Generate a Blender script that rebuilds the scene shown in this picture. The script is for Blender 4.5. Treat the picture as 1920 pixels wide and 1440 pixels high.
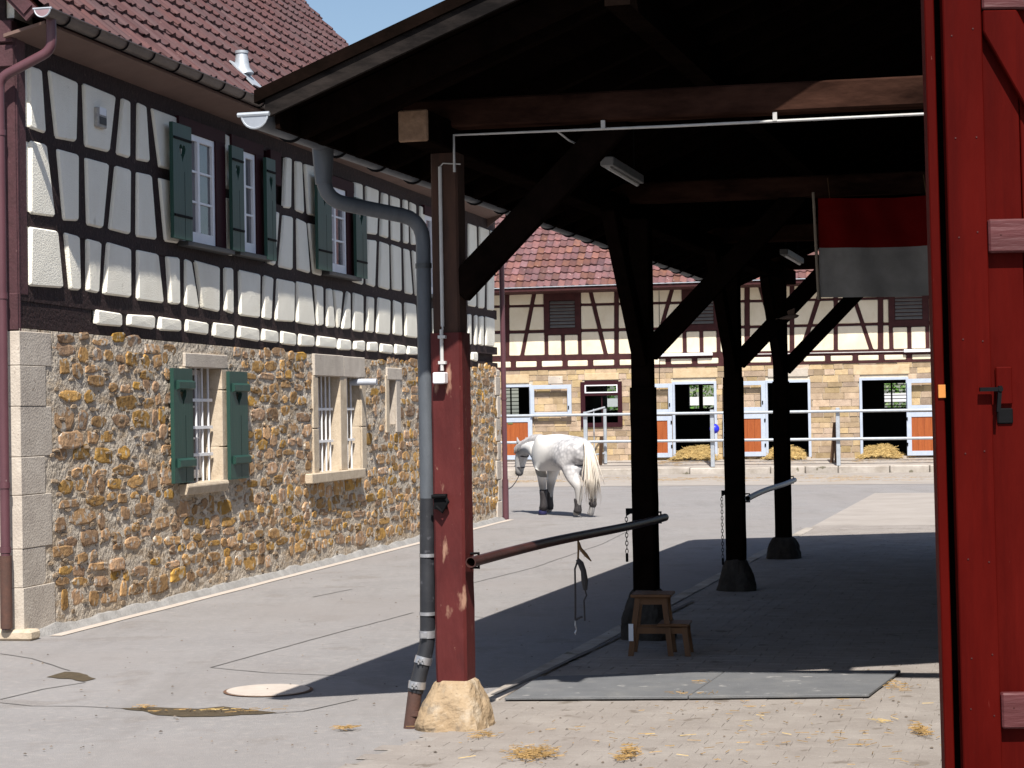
import bpy, bmesh, math, random
from mathutils import Vector, Matrix, noise
V = Vector
random.seed(7)
sc = bpy.context.scene
for o in list(bpy.data.objects):
    bpy.data.objects.remove(o)

# ------------------------------------------------------------------ camera
FPX, EYE = 3800.0, 1.9                      # focal length in pixels of a 1920 wide frame, eye height
PITCH, ROLL = math.atan(49 / 3800), 0.0168
fwd = V((0, math.cos(PITCH), math.sin(PITCH)))
up0 = V((0, -math.sin(PITCH), math.cos(PITCH)))
r0 = V((1, 0, 0))
RT = r0 * math.cos(ROLL) - up0 * math.sin(ROLL)
UP = r0 * math.sin(ROLL) + up0 * math.cos(ROLL)
CAM = V((0, 0, EYE))
cd = bpy.data.cameras.new('camera')
cam = bpy.data.objects.new('camera', cd)
sc.collection.objects.link(cam)
m3 = Matrix((RT, UP, -fwd)).transposed()
cam.matrix_world = Matrix.Translation(CAM) @ m3.to_4x4()
cd.sensor_width = 36
cd.lens = 36 * FPX / 1920
cd.clip_end = 2000
sc.camera = cam

# ------------------------------------------------------------------ sky, sun, exposure
SUN_EL = math.radians(53)
SUN_H = V((0.08, -1, 0)).normalized()
SUN_DIR = SUN_H * math.cos(SUN_EL) + V((0, 0, math.sin(SUN_EL)))
w = bpy.data.worlds.new('World')
sc.world = w
w.use_nodes = True
wn = w.node_tree
wn.nodes.clear()
sky = wn.nodes.new('ShaderNodeTexSky')
sky.sky_type = 'NISHITA'
sky.sun_disc = False
sky.sun_elevation = SUN_EL
sky.sun_rotation = math.atan2(SUN_H.x, SUN_H.y)
sky.dust_density = 1.2
sky.ozone_density = 1.6
bg = wn.nodes.new('ShaderNodeBackground')
bg.inputs[1].default_value = 0.082
wo = wn.nodes.new('ShaderNodeOutputWorld')
wn.links.new(sky.outputs[0], bg.inputs[0])
wn.links.new(bg.outputs[0], wo.inputs[0])
sl = bpy.data.lights.new('sun', 'SUN')
sl.energy = 5.0
sl.angle = math.radians(0.5)
sl.color = (1.0, 0.955, 0.88)
so = bpy.data.objects.new('sun', sl)
sc.collection.objects.link(so)
so.rotation_euler = (-SUN_DIR).to_track_quat('-Z', 'Y').to_euler()
sc.view_settings.view_transform = 'Standard'
sc.view_settings.look = 'None'
sc.view_settings.exposure = 0.62
sc.view_settings.gamma = 1.0
sc.view_settings.use_curve_mapping = False
sc.cycles.max_bounces = 6
sc.cycles.use_denoising = True


# ------------------------------------------------------------------ where a measured spot lies in the place
def ray(x, y):
    return fwd + RT * ((x - 960) / FPX) - UP * ((y - 720) / FPX)


def ground(x, y, z=0.0):
    d = ray(x, y)
    return CAM + d * ((z - EYE) / d.z)


class Frame:
    """a wall plane: origin, direction along it, outward normal"""
    def __init__(s, O, du, n):
        s.O, s.du, s.n = V(O), V(du).normalized(), V(n).normalized()

    def pt(s, u, z, off=0.0):
        return s.O + s.du * u + s.n * off + V((0, 0, z))

    def uz(s, x, y, off=0.0):
        d = ray(x, y)
        P0 = s.O + s.n * off
        t = (P0 - CAM).dot(s.n) / d.dot(s.n)
        P = CAM + d * t
        return (P - s.O).dot(s.du), P.z

    def ux(s, x, z, off=0.0):
        q = RT * FPX - fwd * (x - 960)
        b = s.pt(0, z, off) - CAM
        return -b.dot(q) / s.du.dot(q)

    def line(s, pts, off=0.0):
        L = sorted(s.uz(x, y, off) for x, y in pts)

        def f(u):
            if u <= L[0][0]:
                a, b = L[0], L[1]
            elif u >= L[-1][0]:
                a, b = L[-2], L[-1]
            else:
                for a, b in zip(L, L[1:]):
                    if a[0] <= u <= b[0]:
                        break
            return a[1] + (b[1] - a[1]) * (u - a[0]) / (b[0] - a[0])
        return f

    def ul(s, x, f, off=0.0):
        """u where image column x meets the line z = f(u)"""
        z = f(5)
        for _ in range(6):
            u = s.ux(x, z, off)
            z = f(u)
        return u


# ------------------------------------------------------------------ materials
MATS = {}


def M(name, col, col2=None, rough=0.85, scale=6.0, detail=6, bump=0.3, bscale=60.0, metal=0.0, rnd=0.0, stretch=(1, 1, 1),
      spots=None, spot_scale=20, spot_lo=0.6, spec=0.4, hue=0.0, dist=0.01, contrast=(0.3, 0.7), coat=0.0):
    if name in MATS:
        return MATS[name]
    m = bpy.data.materials.new(name)
    m.use_nodes = True
    nt = m.node_tree
    N, L = nt.nodes, nt.links
    b = N['Principled BSDF']
    b.inputs['Roughness'].default_value = rough
    b.inputs['Metallic'].default_value = metal
    b.inputs['Specular IOR Level'].default_value = spec
    b.inputs['Coat Weight'].default_value = coat
    mp = N.new('ShaderNodeMapping')
    mp.inputs['Scale'].default_value = stretch
    gp = N.new('ShaderNodeNewGeometry')
    L.new(gp.outputs['Position'], mp.inputs[0])
    nz = N.new('ShaderNodeTexNoise')
    nz.inputs['Scale'].default_value = scale
    nz.inputs['Detail'].default_value = detail
    nz.inputs['Roughness'].default_value = 0.65
    L.new(mp.outputs[0], nz.inputs['Vector'])
    rp = N.new('ShaderNodeMapRange')
    rp.inputs[1].default_value, rp.inputs[2].default_value = contrast
    L.new(nz.outputs[0], rp.inputs[0])
    mx = N.new('ShaderNodeMix')
    mx.data_type = 'RGBA'
    c2 = col2 or tuple(c * 0.72 for c in col)
    mx.inputs[6].default_value = (*col, 1)
    mx.inputs[7].default_value = (*c2, 1)
    L.new(rp.outputs[0], mx.inputs[0])
    out = mx.outputs[2]
    if spots:
        n2 = N.new('ShaderNodeTexNoise')
        n2.inputs['Scale'].default_value = spot_scale
        n2.inputs['Detail'].default_value = 5
        L.new(mp.outputs[0], n2.inputs['Vector'])
        r2 = N.new('ShaderNodeMapRange')
        r2.inputs[1].default_value, r2.inputs[2].default_value = spot_lo, spot_lo + 0.06
        L.new(n2.outputs[0], r2.inputs[0])
        m2 = N.new('ShaderNodeMix')
        m2.data_type = 'RGBA'
        L.new(r2.outputs[0], m2.inputs[0])
        L.new(out, m2.inputs[6])
        m2.inputs[7].default_value = (*spots, 1)
        out = m2.outputs[2]
    if rnd or hue:
        oi = N.new('ShaderNodeObjectInfo')
        ge = N.new('ShaderNodeNewGeometry')
        ad = N.new('ShaderNodeMath')
        ad.operation = 'ADD'
        L.new(oi.outputs['Random'], ad.inputs[0])
        L.new(ge.outputs['Random Per Island'], ad.inputs[1])
        fr = N.new('ShaderNodeMath')
        fr.operation = 'FRACT'
        L.new(ad.outputs[0], fr.inputs[0])
        hs = N.new('ShaderNodeHueSaturation')
        L.new(out, hs.inputs['Color'])
        a1 = N.new('ShaderNodeMapRange')
        a1.inputs[3].default_value, a1.inputs[4].default_value = 1 - rnd, 1 + rnd
        L.new(fr.outputs[0], a1.inputs[0])
        L.new(a1.outputs[0], hs.inputs['Value'])
        if hue:
            mu = N.new('ShaderNodeMath')
            mu.operation = 'MULTIPLY'
            mu.inputs[1].default_value = 7.31
            L.new(fr.outputs[0], mu.inputs[0])
            f2 = N.new('ShaderNodeMath')
            f2.operation = 'FRACT'
            L.new(mu.outputs[0], f2.inputs[0])
            a2 = N.new('ShaderNodeMapRange')
            a2.inputs[3].default_value, a2.inputs[4].default_value = 0.5 - hue, 0.5 + hue
            L.new(f2.outputs[0], a2.inputs[0])
            L.new(a2.outputs[0], hs.inputs['Hue'])
            a3 = N.new('ShaderNodeMapRange')
            a3.inputs[3].default_value, a3.inputs[4].default_value = 0.75, 1.1
            L.new(f2.outputs[0], a3.inputs[0])
            L.new(a3.outputs[0], hs.inputs['Saturation'])
        out = hs.outputs[0]
    L.new(out, b.inputs['Base Color'])
    if bump:
        n3 = N.new('ShaderNodeTexNoise')
        n3.inputs['Scale'].default_value = bscale
        n3.inputs['Detail'].default_value = 4
        L.new(mp.outputs[0], n3.inputs['Vector'])
        bp = N.new('ShaderNodeBump')
        bp.inputs['Strength'].default_value = bump
        bp.inputs['Distance'].default_value = dist
        L.new(n3.outputs[0], bp.inputs['Height'])
        L.new(bp.outputs[0], b.inputs['Normal'])
    MATS[name] = m
    return m


plaster = M('plaster', (0.90, 0.865, 0.765), (0.83, 0.79, 0.685), scale=2.5, bump=0.55, bscale=75, dist=0.015, rough=0.95, spec=0.1,
            spots=(0.66, 0.62, 0.52), spot_scale=3.5, spot_lo=0.68)
plaster_far = M('plaster_far', (0.80, 0.71, 0.56), (0.66, 0.57, 0.42), scale=1.3, bump=0.1, rough=0.95, spec=0.1)
timber = M('timber', (0.036, 0.019, 0.019), (0.016, 0.009, 0.009), scale=14, bump=0.7, bscale=30, dist=0.02, rough=0.8, spec=0.25,
           spots=(0.07, 0.045, 0.042), spot_scale=24, spot_lo=0.64)
timber_far = M('timber_far', (0.066, 0.021, 0.021), (0.036, 0.012, 0.013), scale=5, bump=0.1, rough=0.8, spec=0.2)
purple_wood = M('purple_wood', (0.075, 0.028, 0.034), (0.045, 0.017, 0.02), scale=10, bump=0.4, bscale=40, rough=0.75,
                spots=(0.12, 0.06, 0.06), spot_scale=30, spot_lo=0.66)
maroon = M('maroon_paint', (0.036, 0.008, 0.012), spec=.15, rough=0.7, scale=8, bump=0.1)
soffit_m = M('soffit_board', (0.16, 0.10, 0.082), (0.12, 0.073, 0.06), scale=2, bump=0.15, rough=0.8)
mortar = M('mortar', (0.57, 0.50, 0.415), (0.41, 0.345, 0.27), scale=4, detail=10, bump=0.9, bscale=32, dist=0.02, rough=0.97, spec=0.1,
           spots=(0.15, 0.125, 0.10), spot_scale=26, spot_lo=0.60)
rubble = M('rubble_stone', (0.50, 0.29, 0.105), (0.24, 0.13, 0.055), scale=7, detail=8, bump=0.8, bscale=22, dist=0.014, rough=0.9, rnd=0.34,
           hue=0.008, spec=0.15, spots=(0.43, 0.37, 0.30), spot_scale=11, spot_lo=0.56)
def layer(mat, scale, lo, hi, col, fac, stretch=(1, 1, 1), detail=8):
    """one more noise layer over a material's base colour"""
    nt_ = mat.node_tree
    b_ = nt_.nodes['Principled BSDF']
    prev_ = b_.inputs['Base Color'].links[0].from_socket
    g_ = nt_.nodes.new('ShaderNodeNewGeometry')
    mp_ = nt_.nodes.new('ShaderNodeMapping')
    mp_.inputs['Scale'].default_value = stretch
    n_ = nt_.nodes.new('ShaderNodeTexNoise')
    n_.inputs['Scale'].default_value = scale
    n_.inputs['Detail'].default_value = detail
    n_.inputs['Roughness'].default_value = .7
    nt_.links.new(g_.outputs['Position'], mp_.inputs[0])
    nt_.links.new(mp_.outputs[0], n_.inputs['Vector'])
    r_ = nt_.nodes.new('ShaderNodeMapRange')
    r_.inputs[1].default_value, r_.inputs[2].default_value, r_.inputs[4].default_value = lo, hi, fac
    nt_.links.new(n_.outputs[0], r_.inputs[0])
    m_ = nt_.nodes.new('ShaderNodeMix')
    m_.data_type = 'RGBA'
    m_.inputs[7].default_value = (*col, 1)
    nt_.links.new(r_.outputs[0], m_.inputs[0])
    nt_.links.new(prev_, m_.inputs[6])
    nt_.links.new(m_.outputs[2], b_.inputs['Base Color'])


layer(mortar, 3.2, .50, .60, (.38, .265, .155), .6, (.5, .5, 1.4))
layer(mortar, 9, .56, .62, (.62, .57, .50), .6, (.6, .6, 1.2))
layer(mortar, 17, .61, .66, (.14, .11, .085), .6, (.5, .5, 1.3))
layer(rubble, 13, .60, .68, (.10, .052, .026), .6, (.6, .6, 1.2))
layer(plaster, 1.1, .5, .7, (.70, .64, .52), .35, (1, 1, .35))
layer(plaster, 40, .62, .70, (.62, .58, .50), .5)
dressed = M('dressed_stone', (0.56, 0.50, 0.43), (0.43, 0.375, 0.32), scale=4, detail=8, bump=0.5, bscale=50, dist=0.012, rough=0.95, rnd=0.08,
            spots=(0.30, 0.25, 0.21), spot_scale=11, spot_lo=0.66, spec=0.1)
sandstone = M('sandstone', (0.57, 0.455, 0.30), (0.45, 0.33, 0.20), scale=5, detail=8, bump=0.45, bscale=40, rough=0.95, spec=0.1)
sill_m = M('sill_stone', (0.58, 0.49, 0.38), (0.42, 0.34, 0.25), scale=7, detail=8, bump=0.5, bscale=50, rough=0.95, spec=0.1)
tile_m = M('roof_tile', (0.108, 0.051, 0.050), (0.068, 0.034, 0.036), scale=2, bump=0.3, bscale=60, rough=0.75, rnd=0.15, hue=0.006, spec=0.25, spots=(.17, .105, .095), spot_scale=30, spot_lo=.66)
tile_far = M('roof_tile_weathered', (0.20, 0.082, 0.072), (0.115, 0.056, 0.058), scale=4, bump=0.3, bscale=60, rough=0.8, rnd=0.33, hue=0.025,
             spots=(0.33, 0.25, 0.23), spot_scale=9, spot_lo=0.66, spec=0.2)
green_paint = M('green_paint', (0.018, 0.06, 0.046), (0.013, 0.045, 0.036), rough=0.5, scale=5, bump=0.2, bscale=30, stretch=(1, 1, 0.15),
                spots=(0.10, 0.17, 0.14), spot_scale=40, spot_lo=0.72, rnd=0.08)
iron = M('dark_iron', (0.006, 0.006, 0.007), spec=.08, rough=0.75, bump=0.1)
white_paint = M('white_paint', (0.80, 0.80, 0.83), (0.72, 0.72, 0.76), rough=0.4, bump=0.03)
white_bar = M('white_bar_paint', (0.80, 0.80, 0.82), (0.70, 0.70, 0.72), rough=0.45, bump=0.03)
glass_m = M('window_glass', (0.05, 0.05, 0.06), (0.16, 0.145, 0.16), rough=0.06, scale=1.6, bump=0.0, spec=0.8)
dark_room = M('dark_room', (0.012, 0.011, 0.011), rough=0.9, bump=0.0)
zinc = M('zinc', (0.115, 0.127, 0.145), (0.07, 0.078, 0.09), rough=0.55, metal=0.15, scale=7, bump=0.06, stretch=(1, 1, 0.3))
zinc_dark = M('zinc_dark', (0.10, 0.105, 0.11), (0.055, 0.058, 0.06), rough=0.5, metal=0.5, scale=9, bump=0.06)
brown_gutter = M('brown_gutter', (0.10, 0.075, 0.065), (0.065, 0.047, 0.042), rough=0.45, metal=0.3, scale=5, bump=0.05)
pipe_purple = M('painted_pipe', (0.115, 0.048, 0.058), (0.08, 0.034, 0.042), rough=0.4, scale=4, bump=0.05, stretch=(1, 1, 0.4),
                spots=(0.30, 0.22, 0.22), spot_scale=26, spot_lo=0.74)
black_pipe = M('black_plastic', (0.016, 0.017, 0.021), (0.03, 0.031, 0.036), rough=0.5, scale=8, bump=0.05,
               spots=(0.07, 0.07, 0.08), spot_scale=18, spot_lo=0.64)
brown_pipe = M('rusty_pipe', (0.10, 0.047, 0.034), (0.065, 0.035, 0.028), rough=0.8, scale=14, bump=0.2)
steel_clamp = M('steel_clamp', (0.50, 0.50, 0.52), (0.38, 0.38, 0.40), rough=0.35, metal=0.7, scale=20, bump=0.1)
galvanised = M('galvanised', (0.45, 0.48, 0.52), (0.34, 0.37, 0.41), rough=0.5, metal=0.3, scale=10, bump=0.1)
post_red = M('post_red_paint', (0.100, 0.019, 0.018), (0.066, 0.012, 0.012), spec=.2, rough=0.6, scale=7, bump=0.45, bscale=22, dist=0.012, stretch=(1, 1, 0.35),
             spots=(0.30, 0.17, 0.12), spot_scale=9, spot_lo=0.62)
old_wood = M('old_wood', (0.075, 0.034, 0.021), (0.025, 0.012, 0.009), rough=0.85, scale=9, bump=0.5, bscale=28, stretch=(1, 1, 0.2))
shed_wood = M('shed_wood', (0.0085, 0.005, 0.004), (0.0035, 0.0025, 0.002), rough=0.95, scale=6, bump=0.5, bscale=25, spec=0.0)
shed_beam = M('beam_wood', (0.050, 0.024, 0.017), (0.010, 0.005, 0.004), rough=0.9, scale=7, bump=0.5, bscale=30, stretch=(0.25, 1, 1), spec=0.0)
beam_end = M('beam_end_wood', (0.26, 0.16, 0.10), (0.13, 0.075, 0.045), rough=0.9, scale=14, bump=0.5, bscale=40)
barge = M('bargeboard', (0.026, 0.021, 0.019), (0.007, 0.006, 0.006), spec=0.05, detail=10, contrast=(.35, .6), rough=0.85, scale=8, bump=0.4, bscale=30, stretch=(0.3, 1, 1))
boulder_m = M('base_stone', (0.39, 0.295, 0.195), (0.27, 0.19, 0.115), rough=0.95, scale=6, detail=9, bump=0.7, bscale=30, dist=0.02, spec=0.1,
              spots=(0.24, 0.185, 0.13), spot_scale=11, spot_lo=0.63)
asphalt = M('asphalt', (0.262, 0.250, 0.248), (0.20, 0.190, 0.189), rough=0.95, scale=0.9, detail=12, bump=0.6, bscale=110, dist=0.008, spec=0.15,
            spots=(0.20, 0.185, 0.178), spot_scale=1.3, spot_lo=0.60, contrast=(.25, .75))
nt = asphalt.node_tree
_b = nt.nodes['Principled BSDF']
_g = nt.nodes.new('ShaderNodeNewGeometry')
_old = _b.inputs['Base Color'].links[0].from_socket
_prev = _old
for _sc, _lo, _hi, _c, _f in ((260, .52, .66, (.40, .385, .375), .55), (210, .56, .66, (.11, .10, .098), .5), (14, .5, .75, (.34, .31, .29), .5), (4.5, .55, .72, (.19, .172, .165), .45), (.35, .45, .62, (.24, .222, .215), .6)):
    _n = nt.nodes.new('ShaderNodeTexNoise')
    _n.inputs['Scale'].default_value = _sc
    _n.inputs['Detail'].default_value = 6
    nt.links.new(_g.outputs['Position'], _n.inputs['Vector'])
    _r = nt.nodes.new('ShaderNodeMapRange')
    _r.inputs[1].default_value, _r.inputs[2].default_value, _r.inputs[4].default_value = _lo, _hi, _f
    nt.links.new(_n.outputs[0], _r.inputs[0])
    _m = nt.nodes.new('ShaderNodeMix')
    _m.data_type = 'RGBA'
    nt.links.new(_r.outputs[0], _m.inputs[0])
    nt.links.new(_prev, _m.inputs[6])
    _m.inputs[7].default_value = (*_c, 1)
    _prev = _m.outputs[2]
nt.links.new(_prev, _b.inputs['Base Color'])
crack_m = M('crack', (0.12, 0.112, 0.108), rough=1, bump=0)
bedding = M('bedding_sand', (0.30, 0.275, 0.255), (0.235, 0.21, 0.19), rough=1, scale=3, bump=0.6, bscale=120, spec=0.1)
paver_m = M('paver', (0.315, 0.285, 0.262), (0.225, 0.198, 0.180), rough=0.95, scale=2.2, detail=12, bump=0.7, bscale=90, rnd=0.03, spec=0.1,
            spots=(0.17, 0.145, 0.125), spot_scale=5, spot_lo=0.63, contrast=(.28, .72))
cobble_far = M('far_paving', (0.36, 0.325, 0.295), (0.28, 0.25, 0.225), rough=0.95, scale=1.1, detail=8, bump=0.5, bscale=30, spec=0.1)
soil = M('wet_soil', (0.052, 0.038, 0.022), (0.09, 0.066, 0.036), rough=0.7, scale=16, bump=0.8, bscale=70)
concrete = M('concrete_disc', (0.50, 0.44, 0.39), (0.42, 0.365, 0.32), rough=0.95, scale=6, bump=0.3, bscale=90, spec=0.1)
rust = M('rust_ring', (0.16, 0.085, 0.05), rough=0.9, scale=20, bump=0.3)
kerb_m = M('kerb_stone', (0.44, 0.40, 0.36), (0.27, 0.235, 0.20), rough=0.95, scale=3, detail=9, bump=0.7, bscale=30, rnd=0.12, spec=0.1,
           spots=(0.15, 0.135, 0.10), spot_scale=4, spot_lo=0.62)
rubber = M('rubber_mat', (0.145, 0.148, 0.155), (0.11, 0.113, 0.12), rough=0.85, scale=4, bump=0.5, bscale=120, spots=(0.26, 0.255, 0.25), spot_scale=9, spot_lo=0.65)
straw_m = M('straw', (0.36, 0.235, 0.10), (0.19, 0.115, 0.045), rough=0.9, scale=40, bump=0, rnd=0.35, spec=0.1)
straw_pale = M('straw_pale', (0.56, 0.42, 0.19), (0.36, 0.24, 0.09), rough=0.9, scale=30, bump=0, rnd=0.3, spec=0.1)
barn_red = M('barn_red_paint', (0.060, 0.0022, 0.0012), (0.034, 0.0012, 0.0008), rough=0.55, scale=5, detail=10, bump=0.35, bscale=40, stretch=(1, 1, 0.12), dist=0.006, rnd=.12,
             spots=(0.20, 0.05, 0.04), spot_scale=45, spot_lo=0.73, spec=0.04)
barn_worn = M('barn_worn_paint', (0.10, 0.026, 0.028), (0.042, 0.006, 0.006), rough=0.5, scale=7, bump=0.5, bscale=25, stretch=(0.25, 1, 2))
orange_wood = M('orange_panel', (0.36, 0.095, 0.022), (0.26, 0.06, 0.014), rough=0.5, scale=6, bump=0.15, stretch=(3, 3, 0.3))
raw_orange = M('raw_orange_wood', (0.62, 0.24, 0.05), rough=0.7, bump=0.1)
blue_frame = M('pale_blue_frame', (0.46, 0.51, 0.61), (0.38, 0.43, 0.52), rough=0.45, scale=6, bump=0.05)
stool_m = M('stool_wood', (0.17, 0.075, 0.026), (0.10, 0.042, 0.015), rough=0.6, scale=8, bump=0.2, stretch=(1, 1, 0.3))
leather = M('dark_leather', (0.025, 0.022, 0.024), (0.045, 0.04, 0.042), rough=0.6, scale=30, bump=0.3)
rope_m = M('tan_rope', (0.16, 0.09, 0.04), rough=0.9, bump=0.5, bscale=200)
flag_red = M('flag_red_cloth', (0.13, 0.005, 0.005), spec=0.02, rough=0.95, bump=0.2, bscale=200, scale=5)
flag_white = M('flag_white_cloth', (0.28, 0.275, 0.275), spec=0.02, rough=0.95, bump=0.2, bscale=200, scale=5)
conduit_m = M('conduit_white', (0.55, 0.54, 0.53), (0.42, 0.41, 0.40), rough=0.5, bump=0.02)
leaf_m = M('hedge_leaf', (0.11, 0.20, 0.035), (0.05, 0.11, 0.02), rough=0.7, scale=3, bump=0, rnd=0.4, hue=0.02)
blue_ball = M('blue_plastic', (0.02, 0.03, 0.65), rough=0.4, bump=0)
slate = M('slate_sill', (0.05, 0.048, 0.05), rough=0.6, bump=0.2)
louvre_m = M('louvre', (0.155, 0.145, 0.135), (0.12, 0.11, 0.105), rough=0.8, bump=0.1)
box_grey = M('vent_grey', (0.45, 0.43, 0.38), (0.25, 0.24, 0.25), rough=0.7, scale=20, bump=0.2)
green_plate = M('green_plate', (0.13, 0.16, 0.06), rough=0.6, bump=0.2)


layer(dressed, 2.2, .52, .68, (.36, .31, .27), .6, (1, 1, .5))
layer(dressed, 24, .62, .68, (.24, .20, .17), .6)
layer(sill_m, 6, .56, .70, (.34, .27, .20), .6)
layer(paver_m, .8, .50, .66, (.24, .21, .19), .55)
layer(paver_m, 60, .60, .68, (.42, .39, .35), .5)
layer(paver_m, 26, .64, .70, (.12, .10, .085), .7)
layer(post_red, 30, .64, .69, (.28, .15, .11), .7, (1, 1, .5))
layer(post_red, 6, .55, .70, (.05, .012, .012), .7, (1, 1, .3))
layer(barn_red, 2.0, .45, .70, (.10, .006, .004), .5, (1, 1, .25))
layer(barn_red, 9, .50, .72, (.030, .001, .0008), .6, (1.4, 1, .06))
layer(barn_red, 70, .70, .75, (.28, .12, .09), .7, (1, 1, .4))
layer(tile_m, .7, .50, .70, (.075, .042, .042), .6)
layer(tile_far, .9, .50, .68, (.10, .07, .072), .65)
layer(plaster_far, 3, .54, .72, (.60, .48, .33), .5, (1, 1, .4))
layer(boulder_m, 4, .52, .66, (.46, .40, .32), .7)
layer(boulder_m, 40, .62, .68, (.15, .11, .075), .7)
layer(green_paint, 24, .68, .73, (.14, .22, .18), .6)
layer(asphalt, 1.1, .52, .66, (.19, .178, .172), .45, (1.6, .22, 1))
layer(asphalt, 55, .58, .66, (.37, .35, .335), .4)
layer(rubber, 2.5, .5, .7, (.20, .195, .19), .5)


# ------------------------------------------------------------------ mesh helpers
class MB:
    def __init__(s):
        s.v, s.f = [], []

    def add(s, vs, fs):
        k = len(s.v)
        s.v += [tuple(p) for p in vs]
        s.f += [tuple(i + k for i in f) for f in fs]

    def box(s, p, a, b, c):
        p, a, b, c = V(p), V(a), V(b), V(c)
        s.add([p, p + a, p + a + b, p + b, p + c, p + a + c, p + a + b + c, p + b + c],
              [(0, 3, 2, 1), (4, 5, 6, 7), (0, 1, 5, 4), (1, 2, 6, 5), (2, 3, 7, 6), (3, 0, 4, 7)])

    def cbox(s, c, a, b, cc):
        """box about a centre from three half vectors"""
        a, b, cc = V(a), V(b), V(cc)
        s.box(V(c) - a - b - cc, 2 * a, 2 * b, 2 * cc)

    def beam(s, p, q, wv, hv):
        """bar from p to q with half width and half height vectors"""
        p, q, wv, hv = V(p), V(q), V(wv), V(hv)
        s.box(p - wv - hv, q - p, 2 * wv, 2 * hv)

    def prism(s, poly, ext):
        n = len(poly)
        e = V(ext)
        s.add([V(p) for p in poly] + [V(p) + e for p in poly],
              [tuple(range(n - 1, -1, -1)), tuple(range(n, 2 * n))] + [(i, (i + 1) % n, n + (i + 1) % n, n + i) for i in range(n)])

    def tube(s, path, r, n=10, cap=True, ell=1.0):
        path = [V(p) for p in path]
        rs = r if isinstance(r, (list, tuple)) else [r] * len(path)
        rings = []
        t0 = (path[1] - path[0]).normalized()
        ref = V((0, 0, 1)) if abs(t0.z) < 0.9 else V((1, 0, 0))
        side = t0.cross(ref).normalized()
        for i, p in enumerate(path):
            if i == 0:
                t = path[1] - path[0]
            elif i == len(path) - 1:
                t = path[-1] - path[-2]
            else:
                t = (path[i + 1] - p).normalized() + (p - path[i - 1]).normalized()
            t.normalize()
            side = (side - t * side.dot(t)).normalized()
            b = t.cross(side)
            rings.append([p + (side * math.cos(2 * math.pi * k / n) + b * math.sin(2 * math.pi * k / n) * ell) * rs[i] for k in range(n)])
        vs = [q for R in rings for q in R]
        fs = []
        for i in range(len(rings) - 1):
            for k in range(n):
                fs.append((i * n + k, i * n + (k + 1) % n, (i + 1) * n + (k + 1) % n, (i + 1) * n + k))
        if cap:
            fs.append(tuple(range(n - 1, -1, -1)))
            fs.append(tuple(range((len(rings) - 1) * n, len(rings) * n)))
        s.add(vs, fs)

    def mesh(s, name, smooth=False, bevel=0.0, recalc=True, mats=None):
        me = bpy.data.meshes.new(name)
        me.from_pydata(s.v, [], s.f)
        if recalc or bevel:
            bm = bmesh.new()
            bm.from_mesh(me)
            if recalc:
                bmesh.ops.recalc_face_normals(bm, faces=bm.faces)
            if bevel:
                bmesh.ops.bevel(bm, geom=bm.edges[:], offset=bevel, segments=1, affect='EDGES', clamp_overlap=True)
            bm.to_mesh(me)
            bm.free()
        if smooth:
            me.polygons.foreach_set('use_smooth', [True] * len(me.polygons))
            if smooth != 'all':
                me.set_sharp_from_angle(angle=math.radians(40))
        return me

    def build(s, name, mat, parent=None, **kw):
        me = s.mesh(name, **kw)
        me.materials.append(mat)
        return link(name, me, parent)


def link(name, me, parent=None, mw=None):
    o = bpy.data.objects.new(name, me)
    sc.collection.objects.link(o)
    if parent is not None:
        o.parent = parent
        if parent.type == 'EMPTY':
            o.matrix_parent_inverse = Matrix.Translation(-parent.location)
    if mw is not None:
        o.matrix_basis = mw
    return o


def tag(o, label=None, cat=None, group=None, kind=None):
    if label:
        o['label'] = label
    if cat:
        o['category'] = cat
    if group:
        o['group'] = group
    if kind:
        o['kind'] = kind
    return o


def thing(name, loc, label, cat, group=None):
    e = bpy.data.objects.new(name, None)
    e.empty_display_size = 0.3
    sc.collection.objects.link(e)
    e.location = V(loc)
    return tag(e, label, cat, group)


def fbox(mb, F, u0, u1, z0, z1, o0, o1):
    mb.box(F.pt(u0, z0, o0), F.du * (u1 - u0), V((0, 0, z1 - z0)), F.n * (o1 - o0))


def fpoly(mb, F, pts, o0, o1):
    mb.prism([F.pt(u, z, o0) for u, z in pts], F.n * (o1 - o0))


def one(fn, name, mat, parent, **kw):
    mb = MB()
    fn(mb)
    return mb.build(name, mat, parent, **kw)


def fb(F, u0, u1, z0, z1, o0, o1, name, mat, parent, bevel=0.0, **kw):
    mb = MB()
    fbox(mb, F, u0, u1, z0, z1, o0, o1)
    return mb.build(name, mat, parent, bevel=bevel, **kw)


def nz(p, s=1.0):
    return noise.noise(V(p) * s)


def rounded(pts, r, k=3):
    """round the corners of a polygon of (u, z)"""
    out = []
    n = len(pts)
    for i in range(n):
        p, a, b = V(pts[i]), V(pts[i - 1]), V(pts[(i + 1) % n])
        da, db = (a - p), (b - p)
        ra = min(r, da.length * 0.4, db.length * 0.4)
        A, B = p + da.normalized() * ra, p + db.normalized() * ra
        for j in range(k):
            t = j / (k - 1)
            q = A * (1 - t) ** 2 + p * 2 * t * (1 - t) + B * t * t
            out.append((q.x, q.y))
    return out


def inset(pts, d):
    c = V((sum(p[0] for p in pts) / len(pts), sum(p[1] for p in pts) / len(pts)))
    hu = max(abs(p[0] - c.x) for p in pts)
    hz = max(abs(p[1] - c.y) for p in pts)
    return [(c.x + (p[0] - c.x) * max(0.2, 1 - d / max(hu, 1e-3)), c.y + (p[1] - c.y) * max(0.2, 1 - d / max(hz, 1e-3))) for p in pts]


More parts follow.
